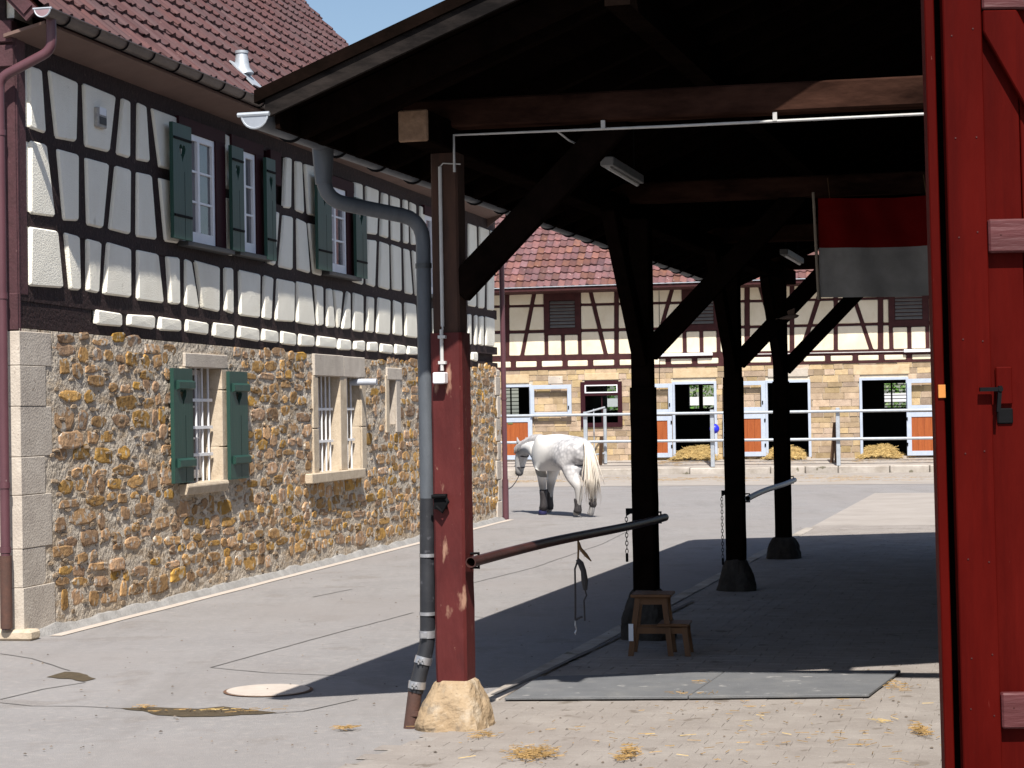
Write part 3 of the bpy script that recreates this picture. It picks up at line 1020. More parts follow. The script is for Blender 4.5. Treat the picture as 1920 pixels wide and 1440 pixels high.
# --- roof
OV = 0.385
lG = HW.line([(125, 42), (495, 193)], OV)         # gutter rim
ZE = lG(6)
UR0, UR1 = HW.ux(82, ZE, OV), HW.ux(958, ZE, OV)
rp = math.radians(46)
rs = (-HW.n * math.cos(rp) + V((0, 0, math.sin(rp))))       # up the slope
rn = (HW.n * math.sin(rp) + V((0, 0, math.cos(rp))))        # out of the slope
RL = 6.9
E0 = HW.pt(0, ZE + .03, OV - .05)
deck = MB()
deck.box(E0 + HW.du * UR0 - rn * .14 + rs * .05, HW.du * (UR1 - UR0), rs * (RL - .05), rn * .10)
# back slope
EB = HW.pt(0, ZE + .03, OV - .05) - HW.n * (2 * RL * math.cos(rp))
rsb = (HW.n * math.cos(rp) + V((0, 0, math.sin(rp))))
rnb = (-HW.n * math.sin(rp) + V((0, 0, math.cos(rp))))
deck.box(EB + HW.du * UR0 - rnb * .14 + rsb * .05, HW.du * (UR1 - UR0), rsb * (RL - .05), rnb * .16)
roof = deck.build('roof', purple_wood, house)


def tile_mesh(tw, tl, th=0.05):
    """an interlocking tile: rolled profile, thick front edge"""
    prof = [(0, .012), (.12, .034), (.26, .040), (.40, .022), (.55, .004), (.80, .002), (1.0, .014)]
    mb_ = MB()
    n_ = len(prof)
    L_ = tl * 1.12
    for y_, lift in ((0.0, .045), (L_, .0)):
        for a_, h_ in prof:
            mb_.v.append((a_ * tw * 1.02, y_ + (0.012 * math.sin(a_ * 3.1) if y_ == 0 else 0), h_ + lift))
    for a_, h_ in prof:
        mb_.v.append((a_ * tw * 1.02, 0.004, h_ + .045 - th))
    for i_ in range(n_ - 1):
        mb_.f.append((i_, i_ + 1, n_ + i_ + 1, n_ + i_))
        mb_.f.append((2 * n_ + i_, 2 * n_ + i_ + 1, i_ + 1, i_))
    return mb_


def tile_roof(roof_o, E, du, s_, n_, L0, L1, slope, tw, tl, mat, near, n_single):
    tm = tile_mesh(tw, tl)
    me = tm.mesh('tile', recalc=False)
    me.materials.append(mat)
    rows_ = int(slope / tl)
    cols_ = int((L1 - L0) / tw)
    spots_ = []
    for r in range(rows_):
        for c in range(cols_):
            P = E + du * (L0 + c * tw) + s_ * (r * tl - .03) - n_ * .02
            spots_.append((near(P, r, c), r, c, P))
    spots_.sort(key=lambda t: t[0])
    rest_ = MB()
    for k, (q, r, c, P) in enumerate(spots_):
        P = P + n_ * random.uniform(-.006, .008) + s_ * random.gauss(0, .009)
        dd = (du + s_ * random.uniform(-.025, .025)).normalized()
        R = Matrix((dd, s_, n_)).transposed().to_4x4()
        if k < n_single:
            link('tile', me, roof_o, Matrix.Translation(P) @ R)
        else:
            Mx = Matrix.Translation(P) @ R
            rest_.add([Mx @ V(v) for v in tm.v], tm.f)
    tag(rest_.build('far_tiles', mat, roof_o, recalc=False), kind='stuff')


def proj(P):
    v = V(P) - CAM
    d = v.dot(fwd)
    return 960 + FPX * v.dot(RT) / d, 720 - FPX * v.dot(UP) / d, d


def near_in_view(P, r, c):
    x, y, d = proj(P)
    inside = -25 < x < 660 and -20 < y < 240 and not (x > 520 and y > 190 - .43 * (x - 520))
    return d + (0 if inside else 1000)


tile_roof(roof, E0, HW.du, rs, rn, UR0, UR1, RL, .25, .335, tile_m, near_in_view, 295)
# verge boards, soffit, gutter
for uu, nm in ((UR0 + .02, 'bargeboard'), (UR1 - .05, 'bargeboard')):
    mb = MB()
    mb.box(E0 + HW.du * uu - rn * .17, HW.du * .035, rs * RL, rn * .14)
    mb.build(nm, purple_wood if uu < 1 else soffit_m, roof)
mb = MB()
for uu in [UR0 + .08]:
    mb.box(E0 + HW.du * (uu) - rn * .07, HW.du * .05, rs * RL, rn * .045)
mb.build('verge_batten', M('verge_red', (.25, .07, .045), rough=.7, bump=.1), roof)
mb = MB()
mb.prism([HW.pt(UR0 + .12, ZE - .075, OV - .05), HW.pt(UR0 + .12, ZE - .10, OV - .05), HW.pt(UR0 + .12, 5.17, -.05), HW.pt(UR0 + .12, 5.20, -.05)], HW.du * (UR1 - UR0 - .2))
mb.build('soffit', soffit_m, roof)
mb = MB()
mb.prism([HW.pt(UR1 - .08, ZE - .08, OV - .06), HW.pt(UR1 - .08, ZE - .355, -.05), HW.pt(UR1 - .08, ZE + .1, -.05)], HW.du * .025)
mb.build('eave_end_board', soffit_m, roof)


def half_gutter(A, d, L_, r, mat, name, parent, nseg=10, out=None):
    """half round gutter with bead, closed ends"""
    A, d = V(A), V(d).normalized()
    out = V(out)
    mb_ = MB()
    for t in (0, L_):
        for rr in (r, r - .006):
            for k in range(nseg + 1):
                a_ = math.pi * k / nseg
                mb_.v.append(tuple(A + d * t + out * math.cos(a_) * rr - V((0, 0, 1)) * math.sin(a_) * rr))
    m_ = nseg + 1
    for k in range(nseg):
        mb_.f.append((k, k + 1, 2 * m_ + k + 1, 2 * m_ + k))
        mb_.f.append((m_ + k, 3 * m_ + k, 3 * m_ + k + 1, m_ + k + 1))
    for b_ in (0, 2 * m_):
        mb_.f.append(tuple(range(b_, b_ + m_)))
    g_ = mb_.build(name, mat, parent, smooth=True, recalc=False)
    bead = MB()
    bead.tube([A + out * r, A + out * r + d * L_], .011, 8)
    bead.build('gutter_bead', mat, g_, smooth=True)
    return g_


GD = HW.du
gA = HW.pt(UR0 - .03, ZE - .005, OV + .005)
gut = half_gutter(gA, GD, UR1 - UR0 + .06, .072, brown_gutter, 'gutter', house, out=HW.n)
capm = M('gutter_end_paint', (.30, .20, .22), rough=.4, bump=.02)
mb = MB()
for a_ in range(9):
    pass
mb.tube([gA - GD * .008 + HW.n * .072 * math.cos(math.pi * k / 10) - V((0, 0, 1)) * .072 * math.sin(math.pi * k / 10) for k in range(11)], .007, 6)
mb.tube([gA - GD * .008 + HW.n * .085, gA - GD * .008 - HW.n * .085], .010, 6)
mb.build('end_rim', galvanised, gut, smooth=True)
mb = MB()
mb.prism([gA - GD * .012 + HW.n * .068 * math.cos(math.pi * k / 10) - V((0, 0, 1)) * .068 * math.sin(math.pi * k / 10) for k in range(11)], GD * .004)
mb.build('end_cap', capm, gut)
k = 0
u = UR0 + .35
while u < UR1:
    mb = MB()
    c0 = HW.pt(u, ZE - .005, OV + .005)
    mb.tube([c0 + HW.n * .078 * math.cos(math.pi * j / 8) - V((0, 0, 1)) * .078 * math.sin(math.pi * j / 8) for j in range(9)], .009, 5)
    mb.build('gutter_bracket', iron, gut)
    u += .62


def pipe_run(pts, r, mat, name, parent, n=14, bend=.09):
    """a pipe whose corners are rounded off"""
    pts = [V(p) for p in pts]
    path = [pts[0]]
    for i in range(1, len(pts) - 1):
        a_, p, b_ = pts[i - 1], pts[i], pts[i + 1]
        da, db = (a_ - p), (b_ - p)
        q = min(bend, da.length * .45, db.length * .45)
        A_, B_ = p + da.normalized() * q, p + db.normalized() * q
        for j in range(6):
            t = j / 5
            path.append(A_ * (1 - t) ** 2 + p * 2 * t * (1 - t) + B_ * t * t)
    path.append(pts[-1])
    mb_ = MB()
    mb_.tube(path, r, n)
    return mb_.build(name, mat, parent, smooth=True)


def ring(P, r, h, mat, name, parent, axis=V((0, 0, 1))):
    mb_ = MB()
    mb_.tube([V(P) - axis * h / 2, V(P) + axis * h / 2], r, 16)
    return mb_.build(name, mat, parent, smooth=True)


PB = HW.pt(UC, 0, .0) - HW.n * .085 - HW.du * .14         # foot of the near downpipe, beside the corner
PB.z = 0.1
o1_ = HW.pt(UR0 + .14, ZE - .05, OV)
pts = [o1_, o1_ + V((0, 0, -.28)), V((PB.x, PB.y, o1_.z - .50)), PB]
dp = pipe_run(pts, .043, pipe_purple, 'downpipe', house)
for zz in (.78, 1.33, 2.95, 4.35):
    ring(V((PB.x, PB.y, zz)), .049, .05, pipe_purple, 'pipe_collar', dp)
for zz in (.36, .40):
    ring(V((PB.x, PB.y, zz)), .048, .012, steel_clamp, 'pipe_band', dp)
ring(V((PB.x, PB.y, .42)), .052, .62, brown_pipe, 'pipe_shoe', dp)
# far downpipe
PF = HW.pt(UE + .06, 0, .07)
o2_ = HW.pt(UR1 - .25, ZE - .06, OV)
dp2 = pipe_run([o2_, o2_ + V((0, 0, -.3)), V((PF.x, PF.y, o2_.z - .75)), PF], .045, pipe_purple, 'downpipe', house)
ring(V((PF.x, PF.y, .35)), .056, .7, pipe_purple, 'pipe_shoe', dp2)
ring(V((PF.x, PF.y, 2.1)), .052, .04, pipe_purple, 'pipe_collar', dp2)
# roof vent cowl
mb = MB()
vu, vz = HW.ux(500, ZE, OV) + .15, .42
vc = E0 + HW.du * vu + rs * vz
mb.box(vc - HW.du * .17 + rs * -.22 + rn * .05, HW.du * .34, rs * .40, rn * .015)
mb.build('vent_flashing', galvanised, roof)
mb = MB()
mb.tube([vc + rn * .03, vc + V((0, 0, .10)), vc + V((0, 0, .27))], [.12, .09, .066], 12)
mb.tube([vc + V((0, 0, .27)), vc + V((0, 0, .30))], [.076, .076], 12)
mb.build('roof_vent', galvanised, roof, smooth=True)
# kerb stones at the house corner
kb = thing('corner_kerb', ground(30, 1205), 'short low kerb of worn stones at the foot of the purple downpipe', 'kerb')
for a, b, c_ in ((GE.pt(.95, 0, .10), GE.pt(.42, 0, .10), .15), (GE.pt(.40, 0, .13), GE.pt(-.13, 0, .13), .09)):
    mb = MB()
    dd = b - a
    mb.box(a, dd, -GE.n * .2 + V((0, 0, 0)), V((0, 0, c_)))
    mb.build('kerb_stone', sill_m, kb, bevel=.02)

# ================================================================== paving under and before the shed
KA = ground(920, 1311)                 # the edge between the asphalt and the paved shed floor
KB = ground(1640, 925)
KD = (KB - KA).normalized()
KR = V((KD.y, -KD.x, 0))


def kp(a, b):
    return KA + KD * a + KR * b


front = [ground(x, y) for x, y in ((560, 1500), (650, 1440), (760, 1395), (830, 1372), (905, 1330))]
far_t = (KB - KA).length
poly = [kp(far_t * .62, 0), kp(0, 0)] + list(reversed(front)) + [V((6.0, front[0].y, 0)), kp(far_t * .62, 7.5)]
sheet('shed_floor', poly, .004, bedding, None, None, 'structure')
PAVED = bpy.data.objects['shed_floor']
tag(PAVED, 'sandy bed of the paved floor under and in front of the timber shed')
sheet('yard_paving', [kp(far_t * .62, 0), kp(far_t, 0), kp(far_t, 12), kp(far_t * .62, 12)], .006, cobble_far, None, 'pale concrete paving beyond the shed', 'structure')


def inside(p, pl):
    c = False
    j = len(pl) - 1
    for i in range(len(pl)):
        a, b = pl[i], pl[j]
        if (a.y > p.y) != (b.y > p.y) and p.x < (b.x - a.x) * (p.y - a.y) / (b.y - a.y) + a.x:
            c = not c
        j = i
    return c


MATS_AT = [ground(945, 1318), ground(1290, 1316), ground(1630, 1312), ground(1690, 1266), ground(1360, 1268), ground(1010, 1278)]
pw, pl_ = .155, .24
pm = MB()
pm.v = []
hw_, hl_ = pl_ / 2 - .0008, pw / 2 - .0008
t_ = .004
pm.add([(-hw_, -hl_, 0), (hw_, -hl_, 0), (hw_, hl_, 0), (-hw_, hl_, 0), (-hw_ + .0015, -hl_ + .0015, t_), (hw_ - .0015, -hl_ + .0015, t_), (hw_ - .0015, hl_ - .0015, t_), (-hw_ + .0015, hl_ - .0015, t_)],
       [(4, 5, 6, 7), (0, 1, 5, 4), (1, 2, 6, 5), (2, 3, 7, 6), (3, 0, 4, 7)])
pme = pm.mesh('paver', recalc=False)
pme.materials.append(paver_m)
pv = []
r_ = 0
b = -6.0
while b < 8:
    a = -6.0
    while a < far_t * .62:
        # courses run across the shed
        P = KA + KD * a + KR * (b + (pl_ / 2 if r_ % 2 else 0))
        pv.append(P)
        a += pw
        r_ += 1
    r_ = 0
    b += pl_
rest = MB()
cand = []
for P in pv:
    if not inside(P, poly) or (P - KA).dot(KR) < .10 and P.y > KA.y - .1:
        continue
    x, y, d = proj(P)
    if not (-40 < x < 1800 and y < 1475) and not (P.y > 10 and P.x < 6):
        continue
    cand.append((d + (0 if (x < 1785 and 620 < x and y < 1445) else 100), P))
cand.sort(key=lambda t: t[0])
for k, (q, P) in enumerate(cand):
    Mx = Matrix.Translation(P + V((0, 0, .004 + random.uniform(-.001, .0012)))) @ Matrix((KR, KD, V((0, 0, 1)))).transposed().to_4x4() @ Matrix.Rotation(random.uniform(-.012, .012), 4, 'Z') @ Matrix.Rotation(random.uniform(-.006, .006), 4, 'X')
    if k < 295:
        link('paver', pme, PAVED, Mx)
    else:
        rest.add([Mx @ V(v) for v in pm.v], pm.f)
tag(rest.build('far_pavers', paver_m, PAVED, recalc=False), kind='stuff')
# edging stones between asphalt and paving
a = -.1
while a < far_t * .6:
    L_ = random.uniform(.42, .6)
    mb = MB()
    mb.box(kp(a + .006, -.06) , KD * (L_ - .012), KR * .14, V((0, 0, .016 + random.uniform(-.003, .003))))
    mb.build('edging_stone', kerb_m, PAVED, bevel=.004)
    a += L_


def ribbon(pts, wd, name, mat, parent, z=.0035, wob=.012):
    P = [ground(x, y) for x, y in pts]
    path = []
    for a_, b_ in zip(P, P[1:]):
        n_ = max(2, int((b_ - a_).length / .12))
        for i_ in range(n_):
            path.append(a_.lerp(b_, i_ / n_))
    path.append(P[-1])
    mb_ = MB()
    for i_, p in enumerate(path):
        t = (path[min(i_ + 1, len(path) - 1)] - path[max(i_ - 1, 0)]).normalized()
        s_ = V((t.y, -t.x, 0))
        ww = wd * (.55 + .6 * abs(nz((p.x * 5, p.y * 5, 0))))
        c_ = p + s_ * wob * nz((p.x * 3, p.y * 3, 2))
        mb_.v += [(*(c_ - s_ * ww)[:2], z), (*(c_ + s_ * ww)[:2], z)]
    for i_ in range(len(path) - 1):
        mb_.f.append((2 * i_, 2 * i_ + 1, 2 * i_ + 3, 2 * i_ + 2))
    o_ = mb_.build(name, mat, parent, recalc=False)
    if o_.data.polygons[0].normal.z < 0:
        o_.data.flip_normals()
    return o_


for pts in ([(395, 1252), (580, 1201), (775, 1149)], [(395, 1252), (500, 1262), (650, 1268)], [(0, 1226), (60, 1235), (130, 1258)], [(0, 1312), (80, 1293), (160, 1280)],
            [(0, 1318), (60, 1324), (150, 1325), (232, 1329)], [(515, 1338), (570, 1334), (670, 1312)], [(880, 1095), (1000, 1065), (1130, 1020), (1180, 995)],
            [(925, 1316), (1000, 1282), (1100, 1235), (1175, 1195)], [(585, 1120), (660, 1105)], [(870, 1155), (905, 1158)]):
    ribbon(pts, .011, 'crack', crack_m, GROUND)
ribbon([(925, 1308), (1000, 1275), (1100, 1227), (1178, 1190), (1300, 1130)], .03, 'open_joint', crack_m, PAVED, z=.021, wob=.006)


def blot(pts, z, name, mat, parent, k=5):
    P = [ground(x, y) for x, y in pts]
    mb_ = MB()
    out = []
    for i_ in range(len(P)):
        a_, b_ = P[i_], P[(i_ + 1) % len(P)]
        for j in range(k):
            q = a_.lerp(b_, j / k)
            out.append((q.x + .02 * nz((q.x * 6, q.y * 6, 1)), q.y + .06 * nz((q.x * 6, q.y * 6, 9)), z))
    mb_.add(out, [tuple(range(len(out)))])
    o_ = mb_.build(name, mat, parent, recalc=False)
    if o_.data.polygons[0].normal.z < 0:
        o_.data.flip_normals()
    return o_


blot([(85, 1271), (120, 1261), (150, 1262), (182, 1273), (155, 1279), (115, 1273)], .0045, 'muddy_hole', soil, GROUND)
blot([(228, 1329), (300, 1327), (370, 1330), (420, 1326), (470, 1332), (518, 1338), (440, 1343), (340, 1345), (275, 1337)], .0045, 'muddy_hole', soil, GROUND)
mh = thing('manhole_cover', ground(503, 1296), 'round pale concrete manhole cover in the asphalt left of the shed shadow', 'manhole cover')
mc = ground(503, 1296)
mr = (ground(585, 1296) - ground(421, 1296)).length / 2
mb = MB()
mb.add([(mc.x + mr * math.cos(t / 40 * 2 * math.pi), mc.y + mr * math.sin(t / 40 * 2 * math.pi), .007) for t in range(40)], [tuple(range(40))])
mb.build('rim', rust, mh, recalc=False)
mb = MB()
mb.tube([(mc.x, mc.y, .004), (mc.x, mc.y, .012)], mr * .93, 40)
mb.build('cover_disc', concrete, mh)
# rubber mats
for k, (ids, lab) in enumerate((((0, 1, 4, 5), 'grey rubber mat on the paving nearest the stone post base'), ((1, 2, 3, 4), 'grey rubber mat on the paving nearest the red barn door'))):
    q = [MATS_AT[i] for i in ids]
    c_ = sum(q, V()) / 4
    q = [c_ + (p - c_) * .995 for p in q]
    mb = MB()
    mb.prism([V((p.x, p.y, .017)) for p in q], V((0, 0, .02)))
    tag(mb.build('rubber_mat', rubber, bevel=.004), lab, 'mat', 'rubber mats in front of the shed')


def straw_bits(spots_, name, mat, label, zf=lambda x, y: .018, parent=None, ln=(.03, .10)):
    mb_ = MB()
    for (cx, cy, sx, sy, n_, hgt) in spots_:
        for _ in range(n_):
            x, y = random.gauss(cx, sx), random.gauss(cy, sy)
            z_ = zf(x, y) + abs(random.gauss(0, hgt))
            L_ = random.uniform(*ln)
            a_ = random.uniform(0, math.pi)
            d_ = V((math.cos(a_), math.sin(a_), random.uniform(-.25, .25) * (hgt > .01))) * L_ / 2
            s_ = V((-math.sin(a_), math.cos(a_), 0)) * random.uniform(.0012, .0028)
            c_ = V((x, y, z_))
            mb_.add([c_ - d_ - s_, c_ + d_ - s_, c_ + d_ + s_, c_ - d_ + s_, c_ - d_ + V((0, 0, .003)), c_ + d_ + V((0, 0, .003))],
                    [(0, 1, 5, 4), (2, 3, 4, 5), (0, 3, 2, 1)])
    o_ = mb_.build(name, mat, parent, recalc=False)
    return tag(o_, label, kind='stuff')


def gsp(x, y, wx, wy, n_, h_):
    p = ground(x, y)
    return (p.x, p.y, wx, wy, n_, h_)


straw_bits([gsp(1000, 1421, .065, .10, 260, .012), gsp(1182, 1418, .022, .09, 110, .014), gsp(1165, 1428, .018, .05, 40, .006), gsp(1310, 1288, .04, .06, 90, .010), gsp(1297, 1311, .08, .03, 120, .012),
            gsp(1725, 1377, .022, .08, 90, .014), gsp(1680, 1292, .05, .12, 50, .006), gsp(655, 1370, .02, .03, 30, .006), gsp(642, 1371, .03, .04, 20, .004),
            gsp(272, 1331, .03, .03, 22, .004), gsp(340, 1337, .12, .03, 14, .002), gsp(470, 1337, .1, .04, 16, .003), gsp(905, 1384, .05, .08, 40, .005),
            gsp(1450, 1330, .6, .45, 60, .002), gsp(1250, 1390, .7, .35, 50, .002), gsp(1600, 1400, .4, .35, 50, .002), gsp(1200, 1130, .05, .2, 60, .01)],
           'loose_straw', straw_m, 'loose brown straw scattered over the paving in front of the shed', ln=(.02, .085))
straw_bits([gsp(380, 1336, .10, .02, 7, .002), gsp(1400, 1360, .7, .5, 14, .001), gsp(1660, 1357, .05, .03, 8, .002)], 'pale_straw', straw_pale,
           'pale straw stalks lying on the asphalt hole and paving', ln=(.04, .12))
# small dark droppings, dark scuffs and grit on the ground
mb = MB()
for _ in range(420):
    x, y = random.uniform(20, 1770), random.uniform(990, 1438)
    p = ground(x, y)
    if p.x < HW.ux(0, 0) and False:
        continue
    if (p - HW.O).dot(HW.n) < .3:
        continue
    r_ = random.uniform(.004, .013)
    h_ = r_ * .6
    k = 5
    vs = [(p.x + r_ * math.cos(t * 1.2566) * random.uniform(.6, 1.3), p.y + r_ * math.sin(t * 1.2566) * random.uniform(.6, 1.3), .012) for t in range(k)] + [(p.x, p.y, .012 + h_)]
    mb.add(vs, [(t, (t + 1) % k, k) for t in range(k)])
tag(mb.build('grit', M('grit', (.14, .11, .085), rough=1, bump=0, rnd=.6), recalc=False), 'dark grit and crumbs scattered on the yard', kind='stuff')

# ================================================================== the timber shed
C0 = V((-1.297, 10.97, 3.52))                       # gutter end at the near eave corner
C1 = V((2.83, 26.28, 3.50))                         # far eave corner
EV = (C1 - C0).normalized()
VF = V((.9976, -.070, .437))
VB = V((.988, -.155, .437))
RW = 5.2                                           # roof width
shed = thing('timber_shed', ground(845, 1372), 'open timber shed with dark posts, low tiled roof and a red clad front post', 'shed')
posts = []
for x, y in ((838, 1373), (1205, 1203), (1376, 1111), (1466, 1050)):
    p = ground(x, y) + AX * .20
    p.z = 0
    posts.append(p)
ZP0, ZP1 = 3.45, 3.63                              # plate


def roof_pt(a, b, lift=0.0):
    """a along the eave 0..1, b metres up the slope"""
    P = C0.lerp(C1, a) + VF.lerp(VB, a) * b
    return P + V((0, 0, lift))


deck = MB()
q = [roof_pt(0, .02, .06), roof_pt(1, .02, .06), roof_pt(1, RW, .06), roof_pt(0, RW, .06)]
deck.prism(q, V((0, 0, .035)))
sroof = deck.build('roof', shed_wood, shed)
# boards seen from below
na = 26
for i in range(na):
    a = i / (na - 1)
    p, q_ = roof_pt(a, .06, -.03), roof_pt(a, RW, -.03)
    if i in (0, na - 1):
        s_ = EV * (.35 if i == 0 else -.06)
        p, q_ = p + s_, q_ + s_
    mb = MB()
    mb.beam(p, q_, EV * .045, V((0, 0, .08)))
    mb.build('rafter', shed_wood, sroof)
# tiles on top, seen only at the eave and verge edge
tm = tile_mesh(.25, .34)
tl_all = MB()
el = (C1 - C0).length
for c_ in range(int(el / .25) + 1):
    for r in range(int(RW / .34)):
        a = min(1.0, c_ * .25 / el)
        P = roof_pt(.004 + a * .99, r * .34 - .06, .09)
        s_ = VF.lerp(VB, a).normalized()
        n_ = EV.cross(s_) * -1
        n_ = n_ if n_.z > 0 else -n_
        R = Matrix((EV, s_, n_)).transposed().to_4x4()
        Mx = Matrix.Translation(P) @ R
        tl_all.add([Mx @ V(v) for v in tm.v], tm.f)
tag(tl_all.build('tiles', tile_m, sroof, recalc=False), kind='stuff')
# front and rear bargeboards
for a, dsg in ((0, -1), (1, 1)):
    mb = MB()
    off = EV * .03 * dsg
    p, q_ = roof_pt(a, .0, .03) + off, roof_pt(a, RW + .3, .03) + off
    mb.beam(p, q_, EV * .015, V((0, 0, .05)))
    mb.build('bargeboard', barge, sroof)
    mb = MB()
    mb.beam(roof_pt(a, -.05, .115) + off * 1.2, roof_pt(a, RW + .3, .115) + off * 1.2, EV * .035, V((0, 0, .034)))
    mb.build('verge_trim', shed_wood, sroof)
fs = MB()
fs.beam(roof_pt(0, .05, -.02), roof_pt(1, .05, -.02), V((.012, 0, 0)), V((0, 0, .075)))
fs.build('fascia', shed_wood, sroof)
gut = half_gutter(C0 + V((-.06, -.02, .0)) - EV * .02, EV, el + .04, .075, zinc, 'gutter', shed, out=-PR)
mb = MB()
g0 = C0 + V((-.06, -.02, 0)) - EV * .03
mb.tube([g0 - PR * .075 * math.cos(math.pi * k / 10) - V((0, 0, 1)) * .075 * math.sin(math.pi * k / 10) for k in range(11)], .007, 6)
mb.tube([g0 - PR * .098, g0 + PR * .085], .013, 8)
mb.build('end_rim', galvanised, gut, smooth=True)
mb = MB()
mb.prism([g0 - EV * .004 - PR * .072 * math.cos(math.pi * k / 10) - V((0, 0, 1)) * .072 * math.sin(math.pi * k / 10) for k in range(11)], EV * .004)
mb.build('end_cap', M('zinc_cap', (.36, .39, .44), rough=.5, metal=.2, bump=.05), gut)
t = .5
while t < el:
    mb = MB()
    c_ = C0 + V((-.06, -.02, 0)) + EV * t
    mb.tube([c_ - PR * .082 * math.cos(math.pi * j / 8) - V((0, 0, 1)) * .082 * math.sin(math.pi * j / 8) for j in range(9)], .009, 5)
    mb.build('gutter_bracket', iron, gut)
    t += .75
# beams and posts
PD = (posts[3] - posts[0]).normalized()
PN = V((PD.y, -PD.x, 0))
TD = V((.978, -.208, 0))                            # ties run across, a little towards us
mb = MB()
pe = posts[0] - PD * .62
mb.beam(V((pe.x, pe.y, (ZP0 + ZP1) / 2)), posts[3] + PD * .9 + V((0, 0, (ZP0 + ZP1) / 2)), PN * .088, V((0, 0, (ZP1 - ZP0) / 2)))
mb.build('wall_plate', shed_wood, shed, bevel=.01)
mb = MB()
pf = pe - PD * .012
mb.cbox(V((pf.x, pf.y, (ZP0 + ZP1) / 2)), PN * .089, PD * .012, V((0, 0, (ZP1 - ZP0) / 2 + .001)))
mb.build('beam_end', beam_end, shed, bevel=.008)
tie_z = 3.67
for i, p in enumerate(posts):
    mb = MB()
    s_ = p + V((0, 0, tie_z)) - TD * .25 + (V((0, -.12, 0)) if i == 0 else V())
    mb.beam(s_, s_ + TD * 5.0, V((.208, .978, 0)) * .08, V((0, 0, .085)))
    mb.build('tie_beam', shed_beam, shed, bevel=.012)
for b, zc in ((1.9, 4.15), (3.9, 5.02)):
    mb = MB()
    mb.beam(roof_pt(0, b, -.20), roof_pt(1, b, -.20), PN * .07, V((0, 0, .09)))
    mb.build('purlin', shed_wood, shed)
# unseen back wall of upright boards, added on the right to darken the shed
nb = 64
A_, B_ = roof_pt(0, RW - .25), roof_pt(1, RW - .25)
bw_ = MB()
bw_.beam(V((A_.x, A_.y, 2.9)) + PN * .03, V((B_.x, B_.y, 2.9)) + PN * .03, PN * .012, V((0, 0, 2.9)))
bwo = bw_.build('added_back_wall', shed_wood, shed)
for i in range(nb):
    a = A_.lerp(B_, (i + .05) / nb)
    b = A_.lerp(B_, (i + .95) / nb)
    mb = MB()
    mb.beam(V((a.x, a.y, 2.88)), V((b.x, b.y, 2.88)), PN * .012, V((0, 0, 2.86)))
    mb.build('wall_board', shed_wood, bwo)


def boulder(c, r0_, r1_, h, seed, mat, name, parent, sq=3.2):
    mb_ = MB()
    n_, m_ = 48, 18
    for j in range(m_ + 1):
        t_ = j / m_
        rr = r0_ + (r1_ - r0_) * t_ ** 1.5
        z_ = h * t_
        if j == m_:
            rr *= .90
        for k_ in range(n_):
            a_ = 2 * math.pi * k_ / n_
            c_, s_ = math.cos(a_), math.sin(a_)
            q_ = 1 / (abs(c_) ** sq + abs(s_) ** sq) ** (1 / sq)
            d_ = 1 + .13 * nz((c_ * 1.6 + seed, s_ * 1.6, z_ * 5)) + .07 * nz((c_ * 4 + seed, s_ * 4, z_ * 12)) + .035 * nz((c_ * 11 + seed, s_ * 11, z_ * 30))
            p_ = PN * (c_ * q_ * rr * d_) + PD * (s_ * q_ * rr * d_)
            mb_.v.append((c.x + p_.x, c.y + p_.y, z_ - .01))
    for j in range(m_):
        for k_ in range(n_):
            mb_.f.append((j * n_ + k_, j * n_ + (k_ + 1) % n_, (j + 1) * n_ + (k_ + 1) % n_, (j + 1) * n_ + k_))
    mb_.f.append(tuple(m_ * n_ + k_ for k_ in range(n_)))
    return mb_.build(name, mat, parent)


